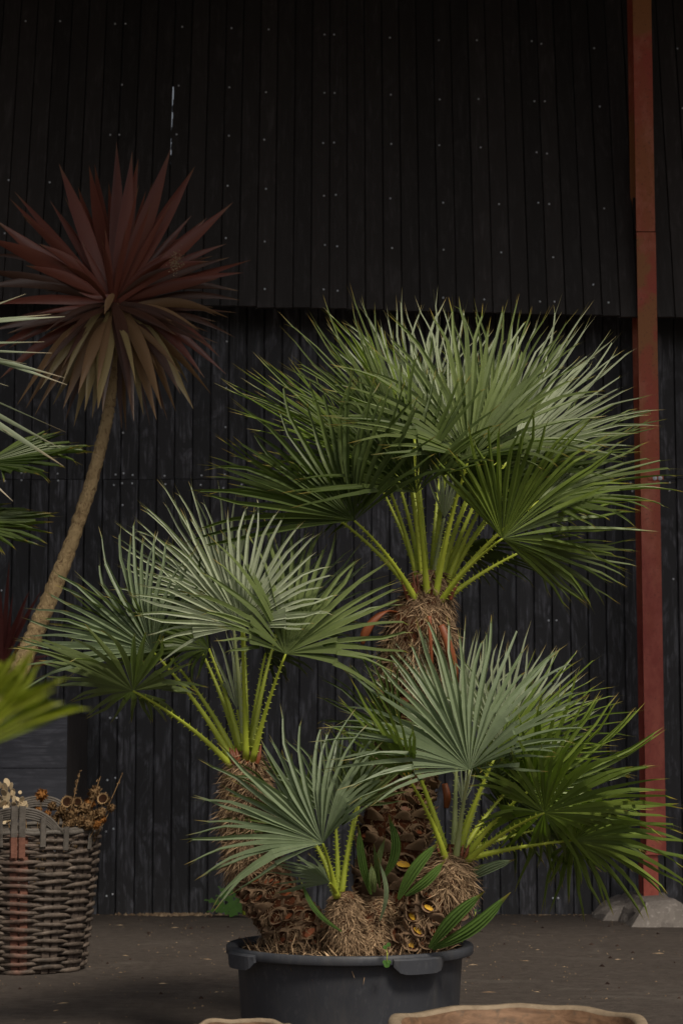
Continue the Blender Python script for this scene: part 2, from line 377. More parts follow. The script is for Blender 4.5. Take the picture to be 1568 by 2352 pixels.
b = MB(); b.box(-7, 7, (ZT-zU0)*SA/CA+.022, YL-YU0-.03, ZT-zU0-.03, ZT-zU0); b.build('light_stop', M['upper'], wu)  # unseen plank added across the gap, keeps light from behind off the lower wall
# roof of the open shed the plants stand in
zr = zU0 + VT*CA + .02; yr = YU0 + VT*SA
b = MB(); b.box(-7, 7, 7.2, yr+.15, zr, zr+.12)
for k in range(6): b.box(-7, 7, 7.5+k*1.3, 7.62+k*1.3, zr-.2, zr-.002)
b.build('roof', M['roof'], kind='structure')

# ------------------------------------------------------------ steel post + footing
pf = G(1494, 2118); YP = pf.y + .12
post = thing('steel_post', (0, YP, 0), 'tall red oxide steel post standing on a concrete footing at right', 'post')
xl = W(1481, 1855, YP).x; xr_ = W(1528, 1855, YP).x
zp = W(1494, 1963, YP).z; zb = W(1494, 2058, YP).z; zs = W(1494, 533, YP).z
xc = (xl+xr_)/2; hw = (xr_-xl)/2*.96; DP = .27
def hsec(name, z0, z1, hw, xc):
    b = MB(); b.box(xc-hw, xc+hw, 0, .014, z0, z1); b.box(xc-hw, xc+hw, DP-.014, DP, z0, z1); b.box(xc-.006, xc+.006, .014, DP-.014, z0, z1)
    return b.build(name, M['rust'], post)
hsec('post_shaft', zp+.012, zs-.002, hw, xc); hsec('post_shaft', zs+.006, zr-.21, hw*.985, xc-.002)
b = MB(); b.box(xc-hw*.97, xc+hw*.97, .004, DP-.004, zs-.002, zs+.006); b.build('splice_plate', M['core'], post)
b = MB(); b.box(xc-hw*1.12, xc+hw*1.1, -.015, DP+.01, zp, zp+.012); b.build('end_plate', M['rust'], post)
b = MB(); hx = (W(1511, 2000, YP).x - W(1477, 2000, YP).x)/2; cx2 = W(1494, 2000, YP).x
b.box(cx2-hx, cx2+hx, .01, .10, zb-.25, zp); b.box(cx2-hx-.0, cx2+.02, .17, .24, zb-.25, zp); b.build('post_foot', M['rust'], post)
zk = W(1494, 1098, YP).z
b = MB(); b.box(xc-hw*.2, xc+hw*1.35, -.012, -.001, zk-.012, zk+.012); b.box(xc-hw*.2, xc+hw*1.35, -.012, .06, zk+.012, zk+.017); b.build('bracket', M['rust'], post)
for dx in (.45, 1.0):
    o = link('bolt', screw_me, post, loc=(xc+hw*dx, -.014, zk-.002)); o.scale = (2.2, 2.2, 2.2)
# footing: a rough cast block over a spread of spilt concrete
def wx(px): return W(px, 2100, YP).x
f = MB()
def quadmesh(lo, hi, n, m, am):   # lo / hi: rings of 4 corners (x, y, z)
    rows = []
    for j in range(m+1):
        v = j/m; row = []
        for k in range(4):
            for i in range(n):
                u = i/n; a = V(lo[k]).lerp(V(lo[(k+1) % 4]), u); c = V(hi[k]).lerp(V(hi[(k+1) % 4]), u); p = a.lerp(c, v) + V((0, 0, .25*am*math.sin(PI*v)))
                nz = noise.noise_vector(p*7)*am*.45 + noise.noise_vector(p*22)*am*.14
                row.append(f.pt(p + nz*(.4 if j in (0, m) else 1)))
        rows.append(row)
    N = 4*n
    for j in range(m):
        for k in range(N): f.face((rows[j][k], rows[j][(k+1) % N], rows[j+1][(k+1) % N], rows[j+1][k]))
    f.face(rows[-1])
y0 = G(1494, 2131).y - YP
quadmesh([(wx(1424), y0, -.02), (wx(1594), y0, -.02), (wx(1600), .55, -.02), (wx(1400), .55, -.02)],
         [(wx(1464), y0+.17, zb*.97), (wx(1528), y0+.16, zb*1.0), (wx(1524), .34, zb*1.02), (wx(1460), .34, zb*1.0)], 10, 7, .075)
quadmesh([(wx(1380), -.02, -.02), (wx(1436), -.06, -.02), (wx(1450), .6, -.02), (wx(1350), .6, -.02)],
         [(wx(1452), .12, zb*.80), (wx(1468), .08, zb*.86), (wx(1468), .40, zb*.9), (wx(1444), .40, zb*.8)], 8, 6, .09)
f.build('concrete_footing', M['concrete'], post)
# broken rubble left of footing
rb = MB()
for k in range(14):
    p = G(R.uniform(1360, 1420), R.uniform(2086, 2100)); s = R.uniform(.015, .05)
    ps = [rb.pt((p.x + R.uniform(-s, s)*1.6, p.y + R.uniform(-s, s), R.uniform(0, s*.6) + (s*.3))) for _ in range(5)] + [rb.pt((p.x + s*R.uniform(-2, 2), p.y-s, -.01))]
    for q in ((0,1,2),(0,2,3),(0,3,4),(0,4,1),(5,1,2),(5,2,3),(5,3,4),(5,4,1)): rb.face([ps[j] for j in q])
rb.build('rubble', M['concrete'], kind='stuff', label='broken concrete rubble beside the post footing')

# ------------------------------------------------------------ black cabinet at left
c1 = G(155, 2150); Y1 = 12.9
xe = W(155, 1650, Y1).x; zt = W(155, 1641, Y1).z
cab = thing('timber_cabinet', (xe, Y1, 0), 'low black timber cupboard with horizontal grain behind the wicker basket', 'cabinet')
nb = 4
for k in range(nb):
    z0 = zt*k/nb; z1 = zt*(k+1)/nb - .004
    b = MB(); b.box(-1.5*.5, 1.5*.5, 0, .02, -(z1-z0)/2, (z1-z0)/2)
    # grain runs along the plank: build it upright and turn it
    b2 = MB(); b2.box(-(z1-z0)/2, (z1-z0)/2, 0, .02, -.75, .75)
    o = b2.build('plank', M['cab'], cab, loc=(-.75, 0, (z0+z1)/2)); o.rotation_euler.y = PI/2
b = MB(); b.box(-.02, 0, .021, 1.05, 0, zt-.004); b.build('side_panel', M['upper'], cab)
b = MB(); b.box(-1.5, 0, .021, 1.05, zt-.003, zt+.012); b.build('top_panel', M['upper'], cab)

# ------------------------------------------------------------ generic leaves
def fan(name, hub, alpha, beta, phi, Rw, a0, a1, n, m, parent, cup=12, droop=.10, fused=.36, seed=0, wid=1.0, short=None, hk=0.):
    """palmate blade; alpha = direction of the middle in elevation view, beta = lean to the viewer, phi = turn about the middle"""
    q = random.Random(seed)
    if short is None: short = .46 if a1-a0 > 200 else .28
    al, be, ph = map(math.radians, (alpha, beta, phi))
    ax = V((math.cos(al)*math.cos(be), -math.sin(be), math.sin(al)*math.cos(be)))
    l0 = V((-math.sin(al), 0, math.cos(al))); tv = l0*math.cos(ph) + V((0, -1, 0))*math.sin(ph)
    lat = (tv - ax*tv.dot(ax)).normalized(); nr = ax.cross(lat).normalized()
    if nr.z - .5*nr.y < 0: nr = -nr
    b = MB(); c = math.radians(cup); ST_ = (0, .14, fused*.8, fused, fused+.10, .58, .70, .80, .87)
    n = max(6, int(n*.86)); dth = math.radians(a1-a0)/n; mx = max(abs(a0), abs(a1))
    wavek = q.uniform(2, 4); wavep = q.uniform(0, 6)
    for i in range(n):
        th = math.radians(a0) + dth*(i+.5) + q.uniform(-.30, .30)*dth
        ln = Rw*(1 - short*abs(math.degrees(th)/mx)**2.2)*q.uniform(.86, 1.06)
        kk = q.random(); dr = droop*q.uniform(.3, 1.8); sw = q.uniform(-.05, .05); lift = q.uniform(-.07, .07) + .05*math.sin(wavek*th+wavep)
        roll = math.radians(q.uniform(-34, 34)); fcut = fused*q.uniform(.85, 1.15)
        if q.random() < .05: ln *= q.uniform(.55, .8)
        if q.random() < .08: dr += q.uniform(.10, .30)
        cc = c*(1+q.uniform(-.2, .2)) + .06*math.sin(wavek*th*1.3+wavep); prev = None; kd = q.uniform(-.06, .06)
        for s in ST_:
            r = s*ln if s > fused else s*(Rw*.96)
            fr = max(0, (s-fcut)/(1-fcut))
            the = th + sw*fr**1.4 + (kd*(s-.7)/.17 if s > .7 else 0)
            dirv = (ax*math.cos(the) + lat*math.sin(the))
            e = cc*(1-.5*s) + lift*fr
            p = V(hub) + (dirv*math.cos(e) + nr*math.sin(e))*r + V((0, 0, -1))*dr*Rw*max(0, s-.25)**2
            perp = (lat*math.cos(the) - ax*math.sin(the))
            rl = roll*min(1, fr*2.2); pr2 = perp*math.cos(rl) + nr*math.sin(rl); n2 = nr*math.cos(rl) - perp*math.sin(rl)
            hw_f = math.tan(abs(dth)/2)*min(r, Rw*fused)*1.02
            hwid = hw_f if s <= fused else hw_f*(1-.84*fr**1.1)*1.0*wid
            pl = hwid*(.85 if s > .1 else .1)
            row = (b.pt(p - pr2*hwid + n2*pl, s, kk), b.pt(p - n2*pl*.3, s, kk*.7), b.pt(p + pr2*hwid + n2*pl, s, kk))
            if prev:
                b.face((prev[0], prev[1], row[1], row[0])); b.face((prev[1], prev[2], row[2], row[1]))
            prev = row
        # forked tip
        sp_l = q.uniform(.95, 1.02); gap = Rw*q.uniform(.004, .016)
        for sg, w0, l_ in ((-1, prev[0], 1.0), (1, prev[2], q.uniform(.90, 1.0))):
            the = th + sw + kd*1.3; dirv = (ax*math.cos(the) + lat*math.sin(the)); e = cc*.5 + lift
            p = V(hub) + (dirv*math.cos(e) + nr*math.sin(e))*ln*sp_l*l_ + V((0, 0, -1))*dr*Rw*.56 + perp*sg*gap
            t_ = b.pt(p, 1, kk); b.face((w0, prev[1], t_))
    return b.build(name, m, parent), ax, nr
def petiole(parent, base, hub, r0, r1, m, spines=True, seed=0, bow=.06, name='petiole'):
    q = random.Random(seed); base = V(base); hub = V(hub); L_ = (hub-base).length
    ctrl = V((base.x*.62+hub.x*.38, base.y*.6+hub.y*.4, (base.z+hub.z)/2 + bow*L_)) ; n = 12; pts = []; rad = []
    for i in range(n+1):
        u = i/n; pts.append(base*(1-u)**2 + ctrl*2*u*(1-u) + hub*u*u)
        rad.append(r0*(1-u)**2.2*.6 + r1 + (r0-r1)*.4*(1-u))
    b = MB(); b.tube(pts, rad, 7, .55, side=(1, 0, 0), k=q.random())
    if spines:
        for i in range(30):
            u = .10 + .85*i/30 + q.uniform(-.01, .01); p = base*(1-u)**2 + ctrl*2*u*(1-u) + hub*u*u
            tg = ((ctrl-base)*(1-u) + (hub-ctrl)*u).normalized(); side = tg.cross(V((0, 1, 0))).normalized()*(1 if i % 2 else -1)
            rr = r0*(1-u)**2.2*.6 + r1 + (r0-r1)*.4*(1-u); s = q.uniform(.006, .011)
            a = b.pt(p + side*rr*.85 - tg*.003, u, .9); c = b.pt(p + side*rr*.85 + tg*.003, u, .9); e = b.pt(p + side*(rr+s) + tg*s*.5, u, 1)
            f_ = b.pt(p + side*rr*.7 + V((0, -.003, 0)), u, .9)
            b.face((a, c, e)); b.face((a, f_, e)); b.face((f_, c, e))
    return b.build(name, m, parent)
def smooth_path(P, n):
    out = []; N = len(P)
    for i in range(N-1):
        p0 = P[max(i-1, 0)]; p1 = P[i]; p2 = P[i+1]; p3 = P[min(i+2, N-1)]
        for k in range(n):
            t = k/n; out.append([.5*((2*b)+(-a+c)*t+(2*a-5*b+4*c-d_)*t*t+(-a+3*b-3*c+d_)*t**3) for a, b, c, d_ in zip(p0, p1, p2, p3)])
    out.append(list(P[-1])); return out
def tuft(b, p, nrm, q, ln, wd, down=.6, k=None):
    """one fibre blade"""
    tn = nrm.cross(V((0, 0, 1)));  tn = tn.normalized() if tn.length > .05 else V((1, 0, 0))
    dv = (nrm*q.uniform(.02, .45) + V((0, 0, 1))*q.uniform(-1, 1-1.3*down) + tn*q.uniform(-.8, .8)).normalized()
    sd_ = dv.cross(nrm + V((q.uniform(-.5, .5), q.uniform(-.5, .5), 0))).normalized()*wd
    kk = q.random()**1.3 if k is None else k
    m1 = p + dv*ln*.55 + V((0, 0, -1))*ln*.06; e = p + dv*ln + V((0, 0, -1))*ln*q.uniform(.0, .35)
    a = b.pt(p - sd_, 0, kk*.6); c = b.pt(p + sd_, 0, kk*.6); d1 = b.pt(m1 - sd_*.8, .5, kk); d2 = b.pt(m1 + sd_*.8, .5, kk); t = b.pt(e, 1, kk)
    b.face((a, c, d2, d1)); b.face((d1, d2, t))
# shared leaf-base shield meshes
def shield(seed, stub=False):
    q = random.Random(seed); b = MB(); nu, nv = 7, 4; g_ = []
    Wd, H = .052, .050
    for j in range(nv+1):
        v = j/nv; row = []
        for i in range(nu+1):
            u = i/nu*2-1
            wv = Wd*(1-.25*v); x = u*wv; top = H*v*(1-.55*abs(u)**2.2) + (q.uniform(-.006, .007) if j == nv else 0)
            out = .030*v**.9*(1-.75*u*u) + .006 - .014*abs(u)**3
            row.append(b.pt((x, -out, top), v, q.uniform(.2, 1)))
        g_.append(row)
    for j in range(nv):
        for i in range(nu): b.face((g_[j][i], g_[j][i+1], g_[j+1][i+1], g_[j+1][i]), 0, True)
    # underside lip so that the shield has a thickness
    lip = [b.pt(V(b.v[x]) + V((0, .010, -.006)), 1, .3) for x in g_[-1]]
    for i in range(nu): b.face((g_[-1][i], g_[-1][i+1], lip[i+1], lip[i]))
    if stub:
        ps = [b.pt((math.cos(a)*.026, -.018 - .004*math.sin(a), H*.62 + math.sin(a)*.016), 0, .5) for a in [k*2*PI/9 for k in range(9)]]
        pb = [b.pt((math.cos(a)*.028, .01, H*.3 + math.sin(a)*.012), 0, .5) for a in [k*2*PI/9 for k in range(9)]]
        b.face(ps, 1)
        for k in range(9): b.face((ps[k], ps[(k+1) % 9], pb[(k+1) % 9], pb[k]), 1)
    o = b.build('leaf_base', [M['lbase'], M['stub']]); me = o.data; bpy.data.objects.remove(o); return me
def crater(seed, mi2):
    """fibrous lip round a lens-shaped hollow with the cut leaf base inside"""
    q = random.Random(seed); b = MB(); n = 16; rows = []
    for (rs, out) in ((1.30, -.016), (1.12, .006), (1.0, .017), (.90, .010), (.82, -.016), (.5, -.026)):
        row = []
        for k in range(n):
            a = 2*PI*k/n; j = 1 + q.uniform(-.09, .09); up = math.sin(a)
            lens = math.copysign(abs(up)**1.5, up)
            o_ = out*(1.35 if up < 0 else .55) if out > 0 else out
            row.append(b.pt((math.cos(a)*.043*rs*j, -o_ - q.uniform(0, .005)*(.85 < rs < 1.2), lens*.030*rs*j), rs, q.uniform(.1, 1)))
        rows.append(row)
    for i in range(5):
        for k in range(n): b.face((rows[i][k], rows[i][(k+1) % n], rows[i+1][(k+1) % n], rows[i+1][k]), 0 if i < 3 else 2, False)
    b.face(rows[5], 2)
    if mi2 != 2:
        pl = [b.pt((math.cos(a)*.027, .003 - .008*(1-math.sin(a)), -.006 + math.sin(a)*.011 - abs(math.cos(a))*.003), 0, .5) for a in [2*PI*k/10 for k in range(10)]]
        b.face(pl, mi2)
    o = b.build('leaf_base', [M['lbase'], M['stub'], M['core'], M['red']]); me = o.data; bpy.data.objects.remove(o); return me
SH = [shield(k) for k in range(5)]; SHS = [crater(20, 1), crater(21, 1), crater(22, 2), crater(23, 3), crater(24, 2), crater(25, 3)]

# ------------------------------------------------------------ tub
TC_ = W(803, 2166, 8.0); rimz = TC_.z; RO = m_(278, 8.0)
tub = thing('plastic_tub', (TC_.x, 8.0, 0), 'large round black plastic tub holding the multi-stemmed fan palm', 'plant tub')
def lathe(name, prof, m, parent, n=72, wob=0):
    b = MB(); rows = []
    for (r, z) in prof: rows.append([b.pt((r*math.cos(2*PI*j/n), r*math.sin(2*PI*j/n), z)) for j in range(n)])
    for i in range(len(prof)-1):
        for j in range(n): b.face((rows[i][j], rows[i][(j+1) % n], rows[i+1][(j+1) % n], rows[i+1][j]), 0, True)
    return b.build(name, m, parent)
rb_ = m_(257, 8.0)
lathe('tub_wall', [(.0, .012), (rb_*.90, .012), (rb_*.915, 0), (rb_*.93, .02), (rb_*.985, rimz-.045), (rb_, rimz-.034), (rb_-.006, rimz-.034), (rb_*.93-.006, .03), (0, .03)], M['tub'], tub)
lathe('rim', [(rb_-.008, rimz-.03), (rb_+.004, rimz-.036), (RO-.004, rimz-.036), (RO, rimz-.032), (RO, rimz-.006), (RO-.004, rimz-.001), (RO-.010, rimz), (rb_+.004, rimz-.002), (rb_-.008, rimz-.008), (rb_-.008, rimz-.03)], M['tub'], tub, 96)
def lug(ang, wa):
    b = MB(); n = 10; rows = []
    for i in range(n+1):
        a = ang + wa*(i/n-.5); e = 1-abs(i/n*2-1)**6
        ro, ri = RO+.012+.012*e, RO-.02; dz = .040 + .030*e*(1 if 0 < i < n else 0)
        row = []
        for (r, z) in ((ri, rimz-.010), (ro-.006, rimz-.012), (ro, rimz-.018), (ro-.004, rimz-dz), (ro-.012, rimz-dz), (ri, rimz-.03)):
            row.append(b.pt((r*math.cos(a), r*math.sin(a), z)))
        rows.append(row)
    for i in range(n):
        for j in range(6): b.face((rows[i][j], rows[i][(j+1) % 6], rows[i+1][(j+1) % 6], rows[i+1][j]))
    b.face(rows[0]); b.face(rows[-1][::-1]); b.build('lug_handle', M['tub'], tub)
aR = -math.acos((965-803)/290); lug(aR-.03, .46); lug(-PI+math.acos(235/275.), .40); lug(aR+PI, .33)
sb = MB(); rows = []; zs_ = rimz - .035
for i in range(13):
    row = []
    for j in range(48):
        r = (rb_-.012)*i/12; a = 2*PI*j/48; z = zs_ + .055*(1-(i/12)**2) + .02*noise.noise(V((r*9*math.cos(a), r*9*math.sin(a), 3)))
        row.append(sb.pt((r*math.cos(a), r*math.sin(a), z)))
    rows.append(row)
for i in range(12):
    for j in range(48): sb.face((rows[i][j], rows[i+1][j], rows[i+1][(j+1) % 48], rows[i][(j+1) % 48]), 0, True)
sb.build('soil', M['soil'], tub, kind='stuff')
# litter of fibre on the soil
q = random.Random(5); b = MB()
for k in range(2600):
    a = q.uniform(0, 2*PI); r = (rb_-.03)*math.sqrt(q.random()); 
    if q.random() < .4 and a > PI: a = q.uniform(PI*1.05, PI*1.95)
    p = V((r*math.cos(a), r*math.sin(a), zs_ + .055*(1-(r/rb_)**2)))
    tuft(b, p, V((q.uniform(-.5, .5), -.3, 1)).normalized(), q, q.uniform(.03, .09), q.uniform(.0012, .0035), .1)
b.build('fibre_litter', M['fibre'], tub, kind='stuff')

# ------------------------------------------------------------ the fan palm
palm = thing('fan_palm', (TC_.x, 8.0, zs_), 'clump-forming Mediterranean fan palm with four shaggy trunks growing in the big black tub', 'palm')
PO = V((TC_.x, 8.0, zs_))
def P(px, py, D): return W(px, py, D) - PO
def trunk(pts, shield_from, shield_to, nfib, stubs=(), seed=0, flen=(.03, .075), dens=.055, cr=None):
    """pts = (px, py, D, half width px)"""
    q = random.Random(seed)
    raw = [(*P(px, py, D), m_(h, D)) for px, py, D, h in pts]
    sp = smooth_path(raw, 6); path = [V(a[:3]) for a in sp]; rad = [a[3] for a in sp]
    b = MB(); n = 26; rows = []
    for i, p in enumerate(path):
        t = (path[min(i+1, len(path)-1)] - path[max(i-1, 0)]).normalized()
        a1 = t.cross(V((0, 1, 0))).normalized(); a2 = t.cross(a1)
        row = []
        for j in range(n):
            an = 2*PI*j/n; dv = a1*math.cos(an) + a2*math.sin(an)
            rr = rad[i]*(.90 + .10*noise.noise(p*9 + dv*1.5))
            if i == len(path)-1: rr *= .55
            row.append(b.pt(p + dv*rr, i/len(path), 0))
        rows.append(row)
    for i in range(len(rows)-1):
        for j in range(n): b.face((rows[i][j], rows[i][(j+1) % n], rows[i+1][(j+1) % n], rows[i+1][j]), 0, True)
    b.face(rows[-1])
    tr = b.build('trunk', M['core'], palm)
    cum = [0]
    for i in range(1, len(path)): cum.append(cum[-1] + (path[i]-path[i-1]).length)
    LT = cum[-1]
    def at(u, an):
        s = u*LT; i = 0
        while i < len(cum)-2 and cum[i+1] < s: i += 1
        f_ = (s-cum[i])/max(1e-6, cum[i+1]-cum[i]); p = path[i].lerp(path[i+1], f_); r = rad[i]*(1-f_)+rad[i+1]*f_
        t = (path[i+1]-path[i]).normalized(); a1 = t.cross(V((0, 1, 0))).normalized(); a2 = t.cross(a1)
        dv = a1*math.cos(an) + a2*math.sin(an); return p, dv, t, r
    # spiral of old leaf bases
    cnt = 0; s = shield_from*LT; an = 0.
    while s < shield_to*LT:
        u = s/LT; p, dv, t, r = at(u, an)
        me = q.choice(SH)
        for (su0, su1, pr) in stubs:
            if su0 < u < su1 and q.random() < pr: me = q.choice(cr or SHS)
        o = link('leaf_base', me, tr); sc_ = q.uniform(.65, 1.1)*(r/.13)**.5; an += q.uniform(-.18, .18)
        zax = (t + dv*.10).normalized(); yax = (-dv - zax*(-dv).dot(zax)).normalized(); xax = yax.cross(zax)
        from mathutils import Matrix
        mt = Matrix((xax, yax, zax)).transposed().to_4x4(); mt.translation = p + dv*r*.93 - t*.015
        o.matrix_local = mt @ Matrix.Scale(sc_, 4)
        an += 2.39996; s += dens**2/(2*PI*r)*1.0; cnt += 1
    # fibre coat
    b = MB()
    for k in range(nfib):
        u = q.random(); an = q.uniform(0, 2*PI)
        p, dv, t, r = at(u, an)
        if dv.y > .45 and q.random() < .8: continue
        insh = shield_from < u < shield_to
        cl = noise.noise(V((u*LT*14, an*2.2, seed)))
        if insh and q.random() < .45: continue
        tuft(b, p + dv*r*(.92 if insh else .93), dv, q, q.uniform(*flen)*(1.0 + .5*cl)*(.5 if insh else 1), q.uniform(.0008, .0026)*(1 if not insh else .7), .75, k=min(1, max(0, q.random()**1.2*.8 + .35*cl)))
    b.build('fibre', M['fibre'], tr, kind='stuff')
    return tr
trunk([(900,2175,8.02,84),(895,2060,8.04,80),(903,1930,8.05,82),(922,1800,8.06,76),(938,1660,8.05,74),(950,1540,8.03,78),(962,1450,8.0,80),(975,1395,8.0,66),(985,1345,8.0,46),(990,1310,8.0,30)], 0.10, .70, 16000, [(.1, .75, .3)], 1, dens=.074)
trunk([(735,2190,7.95,66),(668,2120,7.95,62),(606,2035,7.98,60),(576,1950,8.0,56),(570,1870,8.0,58),(568,1800,8.0,54),(566,1760,8.0,46),(567,1725,8.0,26)], .03, .48, 14000, [(.0, .6, .85)], 2, dens=.056, cr=[SHS[2], SHS[3], SHS[4], SHS[5]])
trunk([(925,2190,7.84,48),(962,2140,7.80,56),(1002,2085,7.76,60),(1024,2035,7.76,62),(1032,1995,7.78,50),(1036,1965,7.8,38),(1038,1940,7.8,22)], .05, .60, 10500, [(.0, .62, .85)], 3, dens=.052, cr=[SHS[0], SHS[1], SHS[3], SHS[2]])
trunk([(795,2165,7.72,46),(793,2125,7.70,44),(792,2090,7.70,40),(790,2062,7.70,32),(788,2048,7.7,14)], 0, 0, 5500, [], 4, flen=(.015, .04))
trunk([(850,2180,7.78,42),(855,2130,7.8,44),(862,2090,7.82,34),(868,2066,7.84,18)], 0, 0, 3000, [], 5, flen=(.02, .05))

def crown(cx, cy, D, rows, seed, pr=(.0135, .0048), bowf=.05):
    for i, (hx, hy, dD, al, be, ph, rp, a0, a1, n, mk, cup, droop) in enumerate(rows):
        Dh = D + dD; hub = P(hx, hy, Dh)
        sd_ = seed*100+i; q = random.Random(sd_)
        bx = cx + max(-34, min(34, (hx-cx)*.14)); by = cy + (14 if dD < -.08 else -14 if dD > .08 else 0) + q.uniform(-8, 8) + abs(bx-cx)*.35
        base = P(bx, by, D + max(-.07, min(.07, dD*.3)))
        fo, ax, nr = fan('frond', hub, al, be, ph, m_(rp, Dh), a0, a1, n, M[mk], palm, cup, droop, seed=sd_)
        pt = petiole(fo, base, hub, pr[0]*q.uniform(.85, 1.1), pr[1], M['petiole_w'] if (mk in ('silver', 'blue') and q.random() < .6) else M['petiole'], True, sd_, bowf*q.uniform(.3, 1.2))
#  hubx huby dD  alpha beta phi R a0 a1 n mat cup droop
crown(985, 1368, 8.0, [
 (1075,1056,-.30,  92,-40,   4, 435,-118, 118, 50, 'leaf', 36, .03),
 (814, 1196,-.28, 150,-32,   0, 420,-135,  42, 38, 'leafd', 32, .03),
 (956, 1132,-.30, 124,-38,   0, 365,-125,  80, 40, 'leafd', 36, .03),
 (880, 1090,-.04, 145, 0,   60, 445, -36,  26, 26, 'leafb', 4, .03),
 (905, 1075, .10, 150, 0,   60, 400, -40,  30, 24, 'leaf', 4, .04),
 (925, 1015,-.10, 127, 0,   25, 410, -26,  34, 24, 'leaf', 6, .03),
 (945, 1020, .02, 118, 0,   40, 385, -30,  30, 22, 'leafb', 6, .03),
 (950, 1000, .15, 101,-10,  15, 385, -40,  40, 26, 'silver', 8, .03),
 (1035,1010, .12,  90,-10,   0, 370, -34,  34, 22, 'silver', 8, .03),
 (1125,1020, .10,  76,-8,   -8, 380, -42,  45, 28, 'leaf', 8, .03),
 (1150,1040, .16,  62,-8,   -8, 400, -40,  40, 26, 'silver', 8, .03),
 (1170,1050, .02,  38, 0,  -40, 400, -45,  42, 28, 'silver', 6, .03),
 (1200,1090, .10,  28, 0,  -50, 360, -50,  40, 26, 'leaf', 6, .05),
 (1237,1151,-.02,  14, 4,  -58, 350, -75, 80, 32, 'leaf', 8, .06),
 (1153,1237,-.26,  12,  0,  42, 385, -66, 125, 40, 'leafb', 18, .06),
 (1197,1267, .02, -12, 0,   66, 280, -60,  60, 24, 'leaf', 8, .12),
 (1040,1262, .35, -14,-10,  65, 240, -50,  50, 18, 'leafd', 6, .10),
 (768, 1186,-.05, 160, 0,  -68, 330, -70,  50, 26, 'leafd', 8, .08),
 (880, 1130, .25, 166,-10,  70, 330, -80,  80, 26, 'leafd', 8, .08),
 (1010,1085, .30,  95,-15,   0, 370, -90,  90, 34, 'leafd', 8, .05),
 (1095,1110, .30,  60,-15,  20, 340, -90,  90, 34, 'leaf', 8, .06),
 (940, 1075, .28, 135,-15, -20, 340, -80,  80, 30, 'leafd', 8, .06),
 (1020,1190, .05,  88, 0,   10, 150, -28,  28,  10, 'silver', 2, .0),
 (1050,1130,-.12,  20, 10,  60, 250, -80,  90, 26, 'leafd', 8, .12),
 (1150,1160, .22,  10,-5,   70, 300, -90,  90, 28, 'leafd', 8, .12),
], 1)
crown(567, 1738, 8.0, [
 (555,1440,-.28,  97,-18,  -5, 325, -108, 100, 42, 'silver', 20, .03),
 (656,1502,-.30,  62,-38,   0, 355,  -95, 135, 44, 'leaf', 36, .03),
 (530,1385, .10, 132, -8, -15, 352,  -60,  40, 30, 'silver', 8, .05),
 (352,1497,-.10, 142,-30,   0, 345, -110,  62, 36, 'blue', 34, .03),
 (306,1587,-.18, 163, 10, -66, 290, -160, 150, 40, 'leaf', 12, .04),
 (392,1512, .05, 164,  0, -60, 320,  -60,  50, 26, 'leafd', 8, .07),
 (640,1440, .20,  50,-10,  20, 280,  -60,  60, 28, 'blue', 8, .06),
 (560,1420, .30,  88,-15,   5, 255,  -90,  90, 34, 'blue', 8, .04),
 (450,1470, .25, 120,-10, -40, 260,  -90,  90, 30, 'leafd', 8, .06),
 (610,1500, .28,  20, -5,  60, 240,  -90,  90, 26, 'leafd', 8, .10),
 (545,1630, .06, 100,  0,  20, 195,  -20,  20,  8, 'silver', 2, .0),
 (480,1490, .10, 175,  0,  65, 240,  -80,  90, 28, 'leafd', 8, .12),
], 2, (.0130, .0048))
crown(1040, 1962, 7.8, [
 (1078,1768,-.28, 108,-42,    0, 410, -130, 108, 50, 'blue', 37, .03),
 (1148,1716, .02,  66, -4,    8, 285,  -62,  75, 30, 'silver', 8, .02),
 (1050,1700, .06, 108, -6,    0, 300,  -55,  60, 26, 'silver', 8, .02),
 (1135,1742,-.02,  33,  0,  -35, 360,  -40,  38, 26, 'leafb', 8, .05),
 (1215,1815,-.10,  22,-20,   30, 340,  -75, 130, 38, 'leafb', 22, .04),
 (1249,1867,-.22, 356,  4,   56, 335, -160, 160, 46, 'leafb', 14, .07),
 (1314,1930,-.02, 346,  4,   52, 310, -110, 100, 32, 'leafb', 8, .20),
 (940, 1792,-.26, 131,  8,  -60, 275,  -60,  45, 18, 'leafb', 8, .05),
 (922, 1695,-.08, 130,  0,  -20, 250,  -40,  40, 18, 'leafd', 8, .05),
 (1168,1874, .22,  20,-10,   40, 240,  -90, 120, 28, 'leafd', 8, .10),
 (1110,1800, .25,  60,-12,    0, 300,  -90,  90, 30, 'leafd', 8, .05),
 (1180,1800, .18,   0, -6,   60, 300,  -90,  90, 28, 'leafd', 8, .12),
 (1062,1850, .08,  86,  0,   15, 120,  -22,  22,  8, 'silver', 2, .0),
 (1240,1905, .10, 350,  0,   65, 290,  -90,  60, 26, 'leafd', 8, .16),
], 3, (.0128, .0048))
crown(778, 2050, 7.7, [
 (741,1937,-.18, 132,-38,   0, 345, -125,  92, 40, 'blue', 38, .04),
 (770,1875, .05, 101,  0,    5, 235,  -60,  60, 22, 'blue', 8, .04),
 (818,1852, .02,  62,  0,   10, 150,  -60,  60, 14, 'leaf', 8, .04),
 (757,2028,-.14, 168, 10,  -50, 150,  -60,  50, 12, 'blue', 8, .10),
 (830,1830, .18,  95, -8,    0, 200,  -60,  60, 18, 'leafd', 8, .04),
 (700,1900, .16, 140, -8,  -20, 230,  -70,  70, 22, 'leafd', 8, .06),
], 4, (.0115, .0050))
